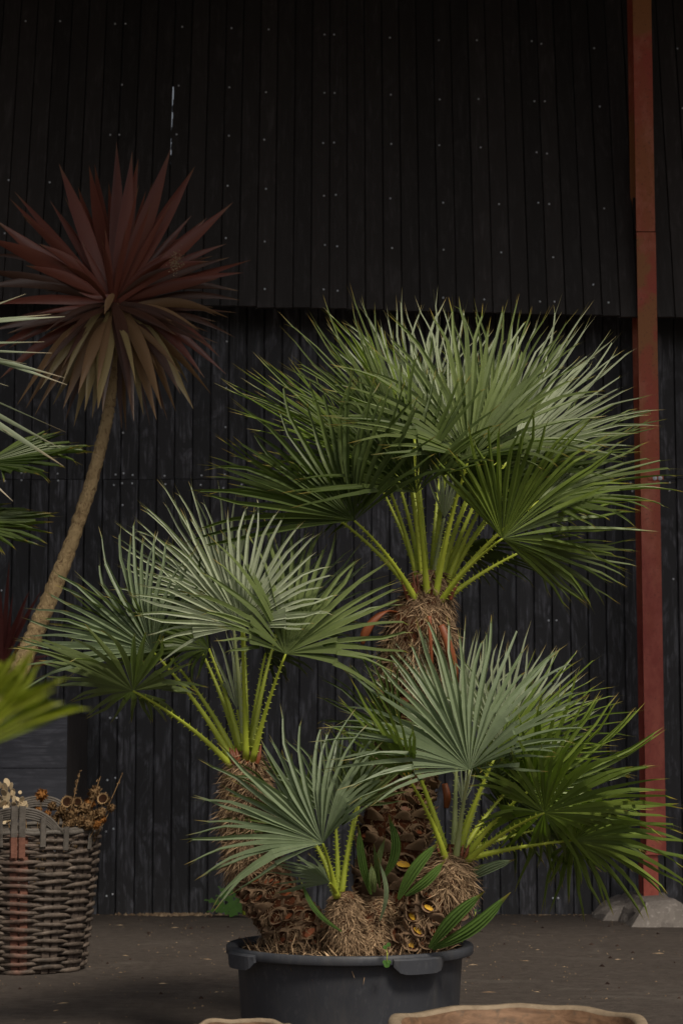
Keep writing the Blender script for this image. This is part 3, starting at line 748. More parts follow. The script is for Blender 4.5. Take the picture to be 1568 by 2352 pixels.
# broad young strap leaves with pleats
def strap(p0, p1, D0, D1, wpx, m, bow=0., nf=4, name='young_leaf', turn=0.):
    q = random.Random(int(p0[0]*7+p1[0])); A = P(*p0, D0); B = P(*p1, D1); n = 10; ax = (B-A); Ln = ax.length; axn = ax.normalized()
    side = axn.cross(V((math.sin(turn), math.cos(turn), 0))).normalized(); nr = side.cross(axn); b = MB(); prev = None; W_ = m_(wpx*.74, D0)/2
    for i in range(n+1):
        u = i/n; c = A + ax*u + side*bow*Ln*math.sin(PI*u) - V((0, .03, 0))*math.sin(PI*u)
        wd = W_*(math.sin(PI*min(1, u*.9+.06))**.8)*(1 if u < .97 else .3); row = []
        for j in range(nf*2+1):
            x = j/(nf*2)*2-1; row.append(b.pt(c + side*x*wd*(1 if u < .9 or j % 2 else .6) + nr*((j % 2)*.26*wd + .35*wd*abs(x)) + ax*(.05*(j % 2 == 0) if i == n else 0), u*.98, .4+.15*(j % 2)))
        if prev:
            for j in range(nf*2): b.face((prev[j], prev[j+1], row[j+1], row[j]))
        prev = row
    return b.build(name, m, palm)
strap((852,2055),(824,1899),7.72,7.70,26,M['young'],.04)
strap((880,2018),(892,1876),7.72,7.70,30,M['young'],-.16)
strap((862,2035),(884,1925),7.74,7.76,20,M['leaf'],.05)
strap((872,2040),(858,1940),7.73,7.72,14,M['leafd'],.0)
strap((914,2066),(1004,1937),7.66,7.62,36,M['young'],.06)
strap((930,2058),(1020,1978),7.64,7.60,30,M['young'],-.04)
strap((872,2115),(868,1975),7.70,7.68,14,M['blue'],-.12)
strap((985,2178),(1108,2052),7.60,7.50,40,M['young'],.05)
strap((992,2180),(1164,2055),7.62,7.52,40,M['young'],-.06)
strap((1072,2022),(1178,1976),7.78,7.74,30,M['blue'],.06)
strap((1052,2030),(1140,1985),7.80,7.80,24,M['leaf'],.1)
strap((785,2140),(690,2020),7.62,7.60,16,M['young'],.10)
strap((860,2050),(852,1985),7.69,7.67,22,M['leaf'],.0)
# dried red sheaths
def sheath(pts, D, w_):
    b = MB(); sp = smooth_path([(*P(x, y, D+dd), ww) for x, y, dd, ww in pts], 5)
    b.tube([V(a[:3]) for a in sp], [m_(a[3], D)*w_ for a in sp], 7, .35, side=(1, 0, .2)); b.build('dry_sheath', M['red'], palm)
sheath([(915,1408,-.05,6),(885,1405,-.12,7),(858,1425,-.14,9),(838,1455,-.14,11),(832,1480,-.13,4)], 8.0, 1)
sheath([(1012,1436,-.16,8),(1026,1470,-.17,10),(1038,1520,-.16,11),(1046,1570,-.12,8)], 8.0, 1)
sheath([(985,1415,-.17,5),(988,1470,-.18,4),(992,1530,-.17,3)], 8.0, 1)
sheath([(1020,1800,-.05,7),(1026,1830,-.06,9),(1024,1856,-.05,6)], 8.0, 1)
for k in range(14):
    q = random.Random(k+50); a = q.uniform(-1, 1); x = 985+a*52
    sheath([(x, 1372+q.uniform(-5, 15), -.08, 5),(x+a*10, 1350, -.08, 5),(x+a*22, 1325+q.uniform(-14, 15), -.07, 1)], 8.0, .8)
for k in range(7):
    q = random.Random(k+80); a = q.uniform(-1, 1); x = 567+a*40
    sheath([(x, 1755, -.07, 4),(x+a*8, 1736, -.07, 5),(x+a*16, 1716+q.uniform(-8, 10), -.06, 1)], 8.0, 1)
for k in range(6):
    q = random.Random(k+90); a = q.uniform(-1, 1); x = 1040+a*30
    sheath([(x, 1978, -.07, 4),(x+a*8, 1958, -.07, 4),(x+a*14, 1938+q.uniform(-6, 10), -.06, 1)], 7.8, 1)

# ------------------------------------------------------------ lance-leaf builder (cordylines)
def lance(parent, O, base, tip, wd, m, sag, q, n=9, tw=0.):
    A = V(base)-O; B = V(tip)-O; ax = B-A; Ln = ax.length; axn = ax.normalized()
    side = axn.cross(V((q.uniform(-.5, .5), 1, q.uniform(-.3, .3)))).normalized(); nr = side.cross(axn); b = MB(); prev = None; k = q.random()
    for i in range(n+1):
        u = i/n; s2 = (side*math.cos(tw*u) + nr*math.sin(tw*u)); n2 = s2.cross(axn)
        c = A + ax*u + V((0, 0, 1))*sag*Ln*math.sin(PI*u)
        ww = wd*(.42 + .58*math.sin(PI*min(1, u*.95+.02)))*(1-u**4)**.9 if u < 1 else .0006
        row = (b.pt(c - s2*ww + n2*ww*.35, u, k), b.pt(c, u, k*.7), b.pt(c + s2*ww + n2*ww*.35, u, k))
        if prev: b.face((prev[0], prev[1], row[1], row[0]), 0, True); b.face((prev[1], prev[2], row[2], row[1]), 0, True)
        prev = row
    return b.build('leaf', m, parent)
YC = 11.6
cb = [(262,700,0,9),(258,860,0,12),(252,930,0,13),(238,1000,0,14),(211,1105,0,15),(172,1225,0,16),(125,1350,0,19),(80,1455,0,20),(36,1560,0,22),(-30,1680,0,25)]
gx = W(-90, 1800, YC).x - .1
cord = thing('cordyline', (gx, YC, 0), 'burgundy cordyline with a spiky crown on a bare leaning trunk at left', 'cordyline')
CO = V((gx, YC, 0)); ptsr = [(*(W(x, y, YC)-CO), m_(r, YC)) for x, y, d_, r in cb] + [(.02, 0, .45, .075), (0, 0, 0, .09)]
sp = smooth_path(ptsr, 14); b = MB()
b.tube([V(a[:3]) for a in sp], [a[3]*(1+.06*math.sin(i*2.1)) for i, a in enumerate(sp)], 18, 1, side=(0, 1, 0), wob=.09); b.build('trunk', M['ctrunk'], cord)
heart = W(262, 690, YC); q = random.Random(21)
tips = [(136,376,.2,15),(205,380,.5,13),(218,378,.6,12),(268,325,.1,15),(304,347,-.1,15),(318,365,.3,12),(392,342,-.2,17),(448,382,-.2,18),(535,465,-.1,13),(440,495,.2,10),(577,597,-.1,13),(560,626,-.2,11),(553,690,-.1,12),(548,668,.1,11),(540,775,-.1,11),(520,860,0,11),(485,905,0,10),(445,940,-.3,17),(440,925,-.2,14),(372,940,-.4,16),(360,965,-.3,15),(308,968,-.4,17),(280,985,.1,10),(225,940,-.4,19),(236,948,-.3,14),(195,945,-.3,16),(170,980,-.1,13),(145,940,-.2,14),(80,955,-.2,12),(40,930,-.3,16),(100,920,-.2,12),(-10,505,-.2,15),(22,455,.2,11),(34,440,.3,10),(50,492,-.1,12),(-35,545,-.3,16),(-30,585,.1,12),(-45,620,-.2,14),(-40,660,-.2,15),(-30,700,-.3,14),(-20,760,-.3,14),(-25,810,-.2,14),(0,870,-.1,13),(250,962,.1,12),(330,955,-.2,14),(345,978,.1,11),(404,945,.1,13),(415,905,-.3,14),(432,880,.2,12),(122,930,.1,12),(60,938,.1,12),(92,895,-.3,13),(212,962,-.1,13),(150,968,.1,11),(300,930,-.45,14),(470,868,-.2,12),(505,820,-.3,12),(525,730,-.3,11),(20,800,.2,12),(180,905,-.4,14),(290,990,.2,9),(385,965,.2,10),(500,640,-.4,12),(480,600,-.5,11),(520,560,.2,10),(90,560,-.3,12),(60,610,-.4,12),(335,440,.4,9),(475,500,.1,12),(488,588,.1,10),(425,560,.3,9),(350,420,.5,9),(250,420,.6,12),(180,430,.5,12)]
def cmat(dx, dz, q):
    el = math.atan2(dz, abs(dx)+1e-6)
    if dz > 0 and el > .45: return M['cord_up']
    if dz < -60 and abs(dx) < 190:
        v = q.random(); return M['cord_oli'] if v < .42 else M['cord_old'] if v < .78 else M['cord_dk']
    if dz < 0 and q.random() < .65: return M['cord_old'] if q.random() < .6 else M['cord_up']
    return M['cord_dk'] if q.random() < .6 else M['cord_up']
def addl(tx, ty, dep, wd, m=None):
    dx, dz = tx-262, 690-ty; up = dz > 0
    bs = heart + V((m_(dx*.07, YC), -.02 + dep*.12, m_(q.uniform(-14, 6) if up else q.uniform(-50, -8), YC)))
    sag = q.uniform(0, .03) if dz > 150 else (q.uniform(.02, .11) if dz > -100 else q.uniform(.06, .15))
    lance(cord, CO, bs, W(tx, ty, YC+dep), m_(wd*1.0, YC), m or cmat(dx, dz, q), sag, q, tw=q.uniform(-.8, .8))
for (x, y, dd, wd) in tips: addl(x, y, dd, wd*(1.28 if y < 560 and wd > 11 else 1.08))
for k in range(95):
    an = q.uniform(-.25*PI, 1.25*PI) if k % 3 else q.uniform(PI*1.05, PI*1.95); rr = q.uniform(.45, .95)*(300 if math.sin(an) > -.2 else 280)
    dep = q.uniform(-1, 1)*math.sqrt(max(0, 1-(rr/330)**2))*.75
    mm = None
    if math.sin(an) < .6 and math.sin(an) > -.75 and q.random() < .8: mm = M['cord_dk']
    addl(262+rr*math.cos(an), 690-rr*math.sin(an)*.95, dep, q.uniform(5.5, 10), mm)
# pale folded leaf base and dry flower remnant
lance(cord, CO, W(262, 675, YC-.12), W(240, 722, YC-.2), m_(9, YC), M['cord_old'], .1, q)
lance(cord, CO, W(262, 676, YC-.12), W(180, 670, YC-.2), m_(6, YC), M['cord_up'], -.1, q)
b = MB()
for k in range(160):
    p = W(405+q.gauss(0, 9), 602+q.gauss(0, 12), YC-.62)-CO; r = .006
    a = [b.pt(p + V((q.uniform(-r, r), q.uniform(-r, r), q.uniform(-r, r))), 0, q.random()) for _ in range(4)]
    for f_ in ((0,1,2),(0,2,3),(0,3,1),(1,3,2)): b.face([a[j] for j in f_])
b.build('dry_flower', M['straw'], cord, kind='stuff')
# second cordyline, low and dark red, at left edge
YD = 12.9; h2 = W(5, 1530, YD); 
c2 = thing('cordyline', (h2.x, YD, 0), 'small dark red cordyline half out of frame behind the leaning trunk', 'cordyline')
O2 = V((h2.x, YD, 0)); b = MB(); b.tube([(-.34, 0, 0), (-.26, 0, h2.z*.45), (-.12, 0, h2.z*.8), (0, 0, h2.z)], [.04, .035, .03, .025], 8); b.build('trunk', M['ctrunk'], c2)
for k in range(34):
    an = q.uniform(-.1, PI*1.05); rr = q.uniform(130, 260)
    lance(c2, O2, h2 + V((0, 0, q.uniform(-.1, .05))), W(5+rr*math.cos(an)*.62, 1530-rr*math.sin(an), YD) + V((0, q.uniform(-.3, .3), 0)), m_(5.5, YD), M['cord_dk2'], .04, q)

# ------------------------------------------------------------ palms at the left edge
def side_palm(name, label, D, fronds, gx_, seed, pm='petiole'):
    root = thing(name, (gx_, D, 0), label, 'palm'); O = V((gx_, D, 0)); q = random.Random(seed)
    zc = min(W(f_[0], f_[1], D).z for f_ in fronds)*.62
    b = MB(); b.tube([(0, 0, 0), (.02, 0, zc*.5), (0, 0, zc)], [.1, .09, .07], 12, wob=.15); tr = b.build('trunk', M['lbase'], root)
    for i, (hx, hy, dd, al, be, ph, rp, a0, a1, n, mk, cup, dr, fu, wd) in enumerate(fronds):
        hub = W(hx, hy, D+dd)-O
        fo, _, _ = fan('frond', hub, al, be, ph, m_(rp, D+dd), a0, a1, n, M[mk], root, cup, dr, fused=fu, seed=seed*31+i, wid=wd, short=.12)
        petiole(fo, V((0, 0, zc)), hub, .016, .006, M[pm], False, i)
side_palm('dark_fan_palm', 'dark green fan palm fronds at the left edge behind the pale leaves', 10.2, [
 (-35,1064,0, 7, 0, -68, 262, -62, 60, 32, 'leafd', 5, .02, .62, 1.1),
 (-130,1206,-.1, -2, 0, -68, 272, -60, 60, 30, 'leafd', 5, .04, .62, 1.1)], W(-160, 1500, 10.2).x, 4)
pale = thing('spiky_yucca', (W(-420, 1500, 6.6).x, 6.6, 0), 'pale grey-green stiff pointed leaves poking in at the left edge in front of the cordyline', 'yucca')
PL = V(pale.location); ph_ = W(-360, 790, 6.6); q = random.Random(77)
b = MB(); b.tube([(0, 0, 0), (.03, 0, 1.0), (ph_ - PL)*.9 + V((0, 0, .05)), ph_ - PL], [.10, .08, .07, .05], 14, wob=.1); b.build('trunk', M['ctrunk'], pale)
for (x, y, wd, oy) in ((60,675,7,40),(118,722,8,-10),(150,727,10,-25),(103,785,6,5),(120,811,6,0),(62,836,8,-20),(150,868,9,-50),(155,884,10,-60),(20,887,6,0),(30,1000,7,-20),(152,993,4,-20),(140,1030,11,-30),(147,1071,15,-10),(30,1151,12,20),(-20,650,9,20),(-40,920,9,0),(-60,1200,10,0),(-100,600,9,0),(-200,450,9,0),(-330,400,9,0),(-500,500,9,0),(-640,700,9,0),(-650,900,9,0),(-450,1150,9,0)):
    lance(pale, PL, W(-360, 790+oy, 6.6+q.uniform(-.05, .05)), W(x, y, 6.6+q.uniform(-.12, .12)), m_(wd*.8, 6.6), M['pale'], q.uniform(-.005, .02), q, 10, q.uniform(-.3, .3))
ND = 2.3
near = thing('yellow_green_palm', (W(-150, 1750, ND).x, ND, 0), 'blurred yellow-green palm frond close to the camera at the left edge', 'palm')
ON = V(near.location)
hub = W(-130, 1755, ND)-ON
fo, _, _ = fan('frond', hub, 36, 0, 30, m_(366, ND), -12, 30, 15, M['yell'], near, 2, .05, fused=.8, seed=9, wid=1.1, short=.25)
petiole(fo, V((0, 0, .0)), hub, .006, .003, M['petiole'], False, 3)

# ------------------------------------------------------------ basket
bc = W(64, 2200, 10.82); RT, RB, HB = m_(157, 10.82), m_(124, 10.82), .72
bk = thing('wicker_basket', (bc.x, 10.82, 0), 'tall weathered wicker basket with looped handles holding dried flowers, at lower left', 'basket')
def rad_at(z): return RB + (RT-RB)*(z/HB)**.8
NS = 12; a00 = -PI/2
for k in range(NS):
    a = a00 + 2*PI*k/NS
    for s in (-1, 1):
        b = MB(); pr_ = []; n = 9
        for i in range(n):
            z = .005 + (HB-.01)*i/(n-1); r = rad_at(z) ; aa = a + s*.075
            c = V((r*math.cos(aa), r*math.sin(aa), z)); tg = V((-math.sin(aa), math.cos(aa), 0)); ou = V((math.cos(aa), math.sin(aa), 0)); hwk = .021 + R.uniform(-.001, .001)
            row = [b.pt(c - tg*hwk + ou*-.004, z, .0), b.pt(c - tg*hwk*.8 + ou*.004, z, .0), b.pt(c + tg*hwk*.8 + ou*.004, z, .0), b.pt(c + tg*hwk - ou*.004, z, .0)]
            pr_.append(row)
        for i in range(n-1):
            for j in range(4): b.face((pr_[i][j], pr_[i][(j+1) % 4], pr_[i+1][(j+1) % 4], pr_[i+1][j]))
        b.build('stake', M['redstake'] if k == 0 else M['wstake'], bk)
NRW = 33
for rI in range(NRW):
    z = .012 + (HB-.03)*rI/(NRW-1); b = MB(); n = 120; rows = []
    ph = rI % 2; zz = R.uniform(-.003, .003); k0 = R.uniform(0, 6); th_ = .0115*R.uniform(.88, 1.12)
    for i in range(n):
        a = a00 + 2*PI*i/n; wv = math.cos(NS/2*(a-a00) + ph*PI)
        wv = math.copysign(abs(wv)**.6, wv)
        r = rad_at(z) + .0135*wv; zq = z + zz + .0045*math.sin(a*5+k0) + .003*wv
        band = .45*math.exp(-((a-a00+PI) % (2*PI)-PI)**2/.014)
        o_ = V((math.cos(a), math.sin(a), 0)); row = []
        for j in range(6):
            e = 2*PI*j/6; t_ = th_*(1+.12*math.sin(a*23+k0+j)) * (.85+.25*max(0, wv)); row.append(b.pt(o_*(r+math.cos(e)*.0065) + V((0, 0, zq+math.sin(e)*t_)), a, band))
        rows.append(row)
    for i in range(n):
        for j in range(6): b.face((rows[i][j], rows[(i+1) % n][j], rows[(i+1) % n][(j+1) % 6], rows[i][(j+1) % 6]), 0, True)
    b.build('weaver', M['wick'], bk)
for rr, zz, tk in ((RT+.006, HB+.0, .014), (RT-.006, HB+.014, .012)):
    b = MB(); b.tube([(rr*math.cos(2*PI*i/60), rr*math.sin(2*PI*i/60), zz+.004*math.sin(i*1.3)) for i in range(60)], tk, 7, closed=True); b.build('rim', M['greystrap'], bk)
def handle(ac, h, n_str=5):
    for s in range(n_str):
        b = MB(); pts = []
        for i in range(21):
            u = i/20*2-1; a = ac + u*(.62 - s*.02); r = RT + .012 - .002*s
            pts.append((r*math.cos(a), r*math.sin(a), HB-.01 + (h-s*.012)*(1-abs(u)**2.6)))
        b.tube(pts, .0078, 6, wob=.08); b.build('handle_strand', M['greystrap'], bk)
handle(a00, .135); handle(a00+PI, .17)
def strapb(a, w_, z0, z1, m, off=.02):
    b = MB(); rows = []
    for i in range(8):
        z = z0 + (z1-z0)*i/7; r = rad_at(min(z, HB)) + off; c = V((r*math.cos(a), r*math.sin(a), z)); tg = V((-math.sin(a), math.cos(a), 0)); ou = V((math.cos(a), math.sin(a), 0))
        rows.append([b.pt(c - tg*w_), b.pt(c - tg*w_*.7 + ou*.006), b.pt(c + tg*w_*.7 + ou*.006), b.pt(c + tg*w_), b.pt(c - ou*.006)])
    for i in range(7):
        for j in range(5): b.face((rows[i][j], rows[i][(j+1) % 5], rows[i+1][(j+1) % 5], rows[i+1][j]))
    b.face(rows[-1]); b.face(rows[0][::-1]); return b.build('strap', m, bk)
for s in (-.055, .05):
    strapb(a00+s, .018, HB-.02, HB+.138, M['greystrap']); strapb(a00+s, .0178, HB-.125, HB-.021, M['redstake'], .024)
for s in (-.34, -.25, .33): strapb(a00+s, .016, HB-.07, HB+.12-.12*abs(s), M['greystrap'])
for s in (.66, -.66, 1.1): strapb(a00+s, .016, HB-.09, HB+.03, M['greystrap'])
strapb(a00+PI-.3, .02, HB-.02, HB+.14, M['greystrap'], .012); strapb(a00+PI+.05, .02, HB-.02, HB+.165, M['greystrap'], .012)

# dried flowers standing in the basket
BO = V(bk.location)
def dried(px, py, D, rpx, kind, label, hole=False, q=random.Random(3)):
    top = W(px, py, D); base = V((BO.x + (top.x-BO.x)*.35, 10.82 + (D-10.82)*.5, .30))
    t_ = thing('dried_flower', base, label, 'dried flower', 'dried flowers standing in the basket'); H = top-base; r = m_(rpx, D)
    b = MB(); b.tube([(0, 0, 0), H*.5 + V((.01, 0, .01)), H*.99], .0022, 5, k=.4); b.build('stem', M['dried'], t_)
    if kind == 'head':
        b = MB(); fz = V((q.uniform(-.4, .4), -1, q.uniform(-.1, .5))).normalized(); sx = fz.cross(V((0, 0, 1))).normalized(); sy = sx.cross(fz)
        for k in range(int(110)):
            th = q.uniform(0, 2*PI); e = q.uniform(-.9, 1) ; 
            if hole and e > .35: continue
            dv = (sx*math.cos(th) + sy*math.sin(th))*math.sqrt(max(0, 1-e*e)) + fz*e
            p = H + dv*r*.7; s_ = dv.cross(V((q.random(), q.random(), q.random()))).normalized()*r*.16; kk = q.random()
            a1_ = b.pt(p - s_, 0, kk); a2_ = b.pt(p + s_, 0, kk); a3_ = b.pt(p + dv*r*q.uniform(.25, .5) + s_*.4, 1, kk); b.face((a1_, a2_, a3_))
        lat = 8; rows = []
        for i in range(6):
            e = -1 + 2*i/5.; e = min(e, .45) if hole else e; row = []
            for j in range(lat):
                th = 2*PI*j/lat; dv = (sx*math.cos(th) + sy*math.sin(th))*math.sqrt(max(0, 1-e*e)) + fz*e
                row.append(b.pt(H + dv*r*.74*(1+q.uniform(-.08, .08)), 0, q.uniform(.1, .6)))
            rows.append(row)
        for i in range(5):
            for j in range(lat): b.face((rows[i][j], rows[i][(j+1) % lat], rows[i+1][(j+1) % lat], rows[i+1][j]))
        b.build('flower_head', M['dried'] if q.random() < .75 else M['driedo'], t_)
        if hole:
            b = MB(); cc = H + fz*r*.36; ci = b.pt(cc - fz*r*.2); rg = [b.pt(cc + (sx*math.cos(2*PI*j/12) + sy*math.sin(2*PI*j/12))*r*.66) for j in range(12)]
            for j in range(12): b.face((ci, rg[j], rg[(j+1) % 12]))
            b.build('seed_cup', M['hole'], t_)
            b = MB()
            for j in range(40):
                th = 2*PI*j/40 + q.uniform(-.05, .05); rd = sx*math.cos(th) + sy*math.sin(th); tn = sx*-math.sin(th) + sy*math.cos(th)
                p = cc + rd*r*.62; e = p + (rd*.8 + fz*.5)*r*q.uniform(.25, .42); a1_ = b.pt(p - tn*r*.09, 0, .8); a2_ = b.pt(p + tn*r*.09, 0, .8); a3_ = b.pt(e, 0, 1); b.face((a1_, a2_, a3_))
            b.build('petal_fringe', M['dried'], t_, kind='stuff')
    elif kind == 'disc':
        for k in range(12):
            b = MB(); c = H + V((q.uniform(-1, 1)*r*1.3, q.uniform(-.02, .02), q.uniform(-2.3, .6)*r)); nv = V((q.uniform(-1.2, 1.2), -1, q.uniform(-1, 1))).normalized()
            sx = nv.cross(V((0, 0, 1))).normalized(); sy = sx.cross(nv); rr = r*q.uniform(.3, .6)
            f1 = [b.pt(c + (sx*math.cos(2*PI*j/12)*rr + sy*math.sin(2*PI*j/12)*rr*1.2)) for j in range(12)]; f2 = [b.pt(V(b.v[x]) - nv*.0015) for x in f1]
            b.face(f1); b.face(f2[::-1])
            for j in range(12): b.face((f1[j], f1[(j+1) % 12], f2[(j+1) % 12], f2[j]))
            b.build('seed_disc', M['disc'], t_)
    else:
        b = MB(); n = int(rpx)
        for k in range(n):
            u = q.uniform(.72, 1); p = H*u; o_ = V((q.uniform(-1, 1), q.uniform(-1, 1), q.uniform(-.2, 1)))*.03*(1.15-u)*3
            b.tube([p, p+o_*.5], .0011, 3, k=.5, cap=False); c = p+o_*.5; s_ = .0045
            a = [b.pt(c + V((q.uniform(-s_, s_), q.uniform(-s_, s_), q.uniform(-s_, s_)))*1.3, 0, q.random()) for _ in range(4)]
            for f_ in ((0,1,2),(0,2,3),(0,3,1),(1,3,2)): b.face([a[j] for j in f_])
        b.build('seed_spray', M['dried'], t_, kind='stuff')
dried(96,1826,10.75,16,'head','upright brown dried flower head highest above the basket handle')
dried(156,1843,10.80,17,'head','open dark seed cup left of the other cup in the basket',True)
dried(178,1842,10.85,13,'head','dark seed cup half hidden between two others in the basket',True)
dried(238,1836,10.70,16,'head','round open seed cup with pale rim leaning right over the basket',True)
dried(218,1822,10.80,18,'head','shaggy grey-brown dried head behind the round seed cup')
dried(256,1856,10.72,11,'head','small dried head farthest right beyond the basket rim')
DL = dict(zip(((120,1852),(140,1862),(166,1870),(192,1858),(206,1846),(214,1872),(232,1868),(182,1886),(204,1892),(160,1892),(222,1894),(236,1884),(128,1880),(108,1870),(150,1878),(88,1862),(60,1872)),
 ('small dried flower just right of the tall stemmed one above the handle', 'dried flower tucked left of and below the left seed cup', 'large crumpled dried flower right below the left seed cup',
  'crumpled dried flower under the half hidden seed cup', 'dried flower touching the right seed cup on its left side', 'brown dried flower directly below the right seed cup',
  'dried flower below and right of the right seed cup', 'large drooping dried flower in the middle near the basket rim', 'drooping dried flower over the rim below the right seed cup',
  'dried flower at the inner end of the front handle arch', 'small hanging dried flower near the right end of the rim', 'smallest dried flower hanging out at the right of the rim',
  'dried flower seen above the right shoulder of the front handle', 'small dried flower close behind the top of the front handle', 'dried flower between the handle shoulder and the left seed cup',
  'small dried flower seen right of the doubled handle strap', 'dried flower seen behind the doubled strap of the front handle')))
for (x, y, rr, d_) in ((120,1852,12,10.75),(140,1862,14,10.7),(166,1870,17,10.62),(192,1858,17,10.7),(206,1846,15,10.8),(214,1872,16,10.66),(232,1868,14,10.66),(182,1886,16,10.6),(204,1892,15,10.6),(160,1892,14,10.6),(222,1894,12,10.62),(236,1884,9,10.66),(128,1880,12,10.72),(108,1870,10,10.72),(150,1878,12,10.72),(88,1862,10,10.9),(60,1872,12,10.8)):
    dried(x, y, d_, rr, 'head', DL[(x, y)])
dried(6,1800,10.7,18,'disc','pale honesty seed discs at the left edge of the frame')
dried(32,1824,10.72,12,'disc','small pale honesty discs just right of the leftmost sprig')
dried(50,1842,10.70,11,'disc','pale papery discs beside the front basket handle')
dried(14,1850,10.72,16,'disc','low cluster of pale discs behind the front handle')
dried(184,1772,10.75,44,'spray','upright dried seed spray rising highest above the basket')
dried(232,1782,10.75,30,'spray','short branching dried spray beside the shaggy head')
dried(283,1774,10.70,10,'spray','thin bare dried stalk slanting out to the right')

# ------------------------------------------------------------ weed by the wall
wp = G(560, 2107); weed = thing('thistle_weed', wp, 'small green thistle-like weed growing at the foot of the wall left of the tub', 'weed')
q = random.Random(8)
def lobed(A, B, wd):
    b = MB(); A = V(A); B = V(B); ax = B-A; sd_ = ax.normalized().cross(V((0, 1, .1))).normalized(); n = 12; mid = [b.pt(A + ax*i/n + V((0, 0, .03*math.sin(PI*i/n))), 0, .2) for i in range(n+1)]
    for s in (-1, 1):
        ed = [b.pt(A + ax*i/n + V((0, 0, .03*math.sin(PI*i/n))) + sd_*s*wd*(1.0 if i % 2 else .22)*math.sin(PI*min(1, i/n*.8+.2)) + ax*.04*(i % 2), 0, .8) for i in range(n+1)]
        for i in range(n): b.face((mid[i], mid[i+1], ed[i+1], ed[i]))
    b.build('leaf', M['weed'], weed)
def wq(x, y): return W(x, y+6, wp.y-.04) - wp
b = MB(); b.tube([wq(561, 2095), wq(563, 2060), wq(560, 2042)], [.014, .012, .005], 7); b.build('stem', M['petiole'], weed)
for (x0, y0, x1, y1, w_) in ((540,2096,468,2062,.055),(536,2098,474,2090,.04),(545,2096,500,2030,.05),(558,2088,494,2052,.05),(556,2078,520,2034,.05),(560,2088,500,2092,.035),(566,2088,600,2080,.03),(562,2070,540,2044,.04),(560,2092,530,2098,.03),(565,2092,598,2094,.03),(561,2058,585,2040,.035)):
    lobed(wq(x0, y0), wq(x1, y1), w_*.62)
# little trailing sprig over the tub rim, rooted in the tub
sprig = thing('creeping_weed', W(886, 2180, 7.6), 'tiny round-leaved weed trailing over the front rim of the tub', 'weed'); SO = V(sprig.location)
def sp_(x, y, D=7.50): return W(x, y, D)-SO
b = MB(); b.tube([(0, 0, 0), sp_(884, 2172, 7.52), sp_(889, 2190), sp_(888, 2212)], .0018, 4); b.build('stem', M['petiole'], sprig)
for (x, y, r) in ((888,2216,7),(883,2210,5),(893,2210,5),(884,2176,5),(892,2170,5)):
    b = MB(); c = sp_(x, y, 7.495); rr = m_(r, 7.5); b.face([b.pt(c + V((math.cos(k*PI/5)*rr, -.002*math.cos(k*PI/2.5), math.sin(k*PI/5)*rr)), 0, .5) for k in range(10)]); b.build('leaf', M['weed'], sprig)
sprig2 = thing('creeping_weed', W(1086, 2120, 7.6), 'wispy yellowish weed hanging beside the right strap leaves', 'weed'); SO2 = V(sprig2.location)
b = MB()
for k in range(26):
    p = W(q.uniform(1078, 1100), q.uniform(2090, 2150), 7.56)-SO2; rr = .009; a = [b.pt(p + V((q.uniform(-rr, rr), q.uniform(-rr, rr), q.uniform(-rr, rr))), 0, q.random()) for _ in range(3)]; b.face(a)
b.build('leaf', M['weed'], sprig2); b = MB(); b.tube([W(1060, 2165, 7.6)-SO2, W(1082, 2130, 7.58)-SO2, W(1092, 2095, 7.56)-SO2], .0015, 4); b.build('stem', M['petiole'], sprig2)

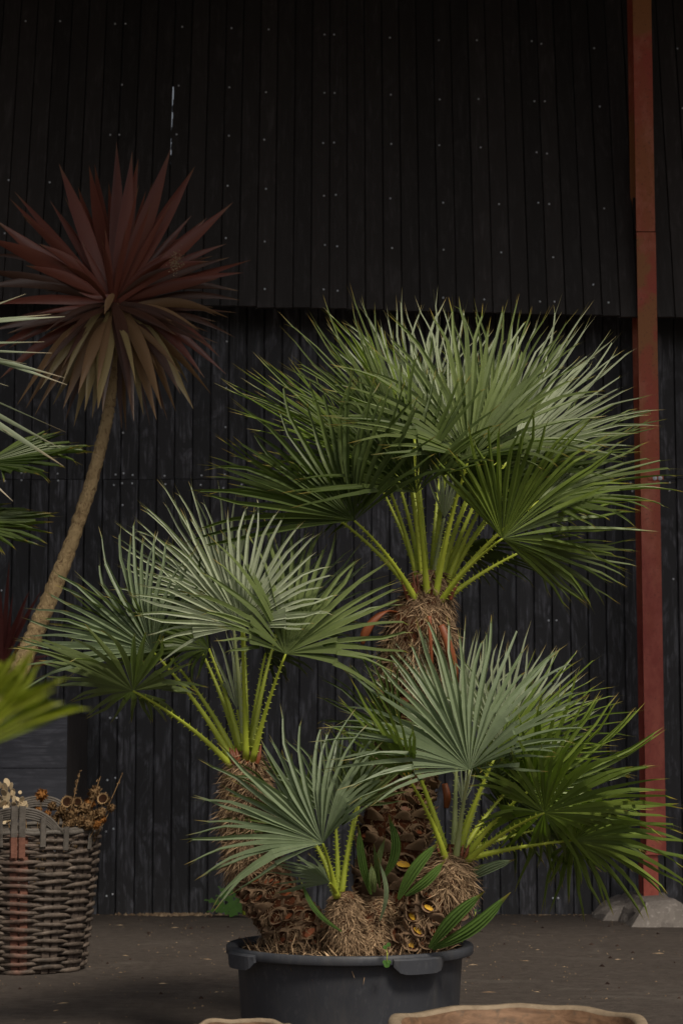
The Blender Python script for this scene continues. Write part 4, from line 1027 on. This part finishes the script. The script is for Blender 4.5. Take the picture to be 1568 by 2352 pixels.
# ------------------------------------------------------------ rough wooden bowls in front
def bowl(cx_, cy_, D, apx, name, label, seed, h_in=.26):
    c = W(cx_, cy_, D); Rr = m_(apx, D); zt_ = c.z
    root = thing(name, (c.x, D, 0), label, 'wooden bowl'); n = 64; b = MB()
    prof = [(.60, 0, 0), (.86, .30, 0), (.97, .70, 0), (1.0, .97, 0), (.985, 1.0, 1), (.915, 1.0, 1), (.895, .975, 0), (.84, .60, 0), (.60, .38, 0), (.0, .33, 0)]; rows = []
    for (r, h, _) in prof:
        row = []
        for j in range(n):
            a = 2*PI*j/n; w1 = 1 + .03*noise.noise(V((math.cos(a)*1.7, math.sin(a)*1.7, seed))); zz = zt_*h + (.012*noise.noise(V((math.cos(a)*2.4, math.sin(a)*2.4, seed+5))) if h > .9 else 0)
            row.append(b.pt((Rr*r*w1*math.cos(a), Rr*r*w1*math.sin(a), zz)))
        rows.append(row)
    for i in range(len(prof)-1):
        for j in range(n): b.face((rows[i][j], rows[i][(j+1) % n], rows[i+1][(j+1) % n], rows[i+1][j]), 1 if 3 <= i <= 5 else 0, True)
    b.face(rows[0][::-1]); b.build('bowl_body', [M['wood'], M['woodrim']], root)
bowl(1190, 2346, 6.0, 292, 'wooden_bowl', 'large rough-hewn wooden bowl in front of the tub, cut by the lower edge', 1)
bowl(556, 2356, 5.9, 112, 'wooden_bowl', 'small wooden bowl whose rim just shows at the lower edge, left of the large one', 2)

# ------------------------------------------------------------ litter on the ground
def scatter(name, n_, m, fy, s0, s1, label, seed, flat=.3, long_=1.):
    q = random.Random(seed); b = MB()
    for k in range(n_):
        x, y = fy(q); s = q.uniform(s0, s1); an = q.uniform(0, PI); kk = q.random(); u = V((math.cos(an), math.sin(an), 0)); v_ = V((-u.y, u.x, 0)); c = V((x, y, 0))
        a = [b.pt(c + u*s*long_ , 0, kk), b.pt(c + v_*s*.7, 0, kk), b.pt(c - u*s*long_*q.uniform(.6, 1), 0, kk), b.pt(c - v_*s*.7, 0, kk), b.pt(c + V((0, 0, s*flat+.002)), 0, kk)]
        for i in range(4): b.face((a[i], a[(i+1) % 4], a[4]))
    b.build(name, m, kind='stuff', label=label)
scatter('pebbles', 1800, M['litter'], lambda q: (q.uniform(-3.2, 3.2), q.uniform(6.3, 13.9)), .002, .007, 'fine pale grit on the packed earth', 1, .5)
scatter('soil_clods', 170, M['clod'], lambda q: (q.uniform(-3, 3), q.uniform(6.3, 13.9)), .006, .02, 'dark crumbs of soil scattered on the ground', 2, .6)
scatter('straw_bits', 300, M['straw'], lambda q: (q.uniform(-3.2, 3.2), 13.975-abs(q.gauss(0, .05))), .003, .010, 'straw litter along the foot of the wall', 3, .3, 2.2)
scatter('straw_heap', 300, M['straw'], lambda q: (W(395, 2090, 13.9).x + q.gauss(0, .13), 13.97-abs(q.gauss(0, .05))), .004, .014, 'heap of pale straw at the wall foot left of the weed', 4, 1.2, 1.6)
scatter('dead_bits', 90, M['straw'], lambda q: (q.uniform(-2.4, 2.4), q.uniform(7, 13.6)), .004, .010, 'dry twigs and leaf bits on the ground', 5, .3, 4.)
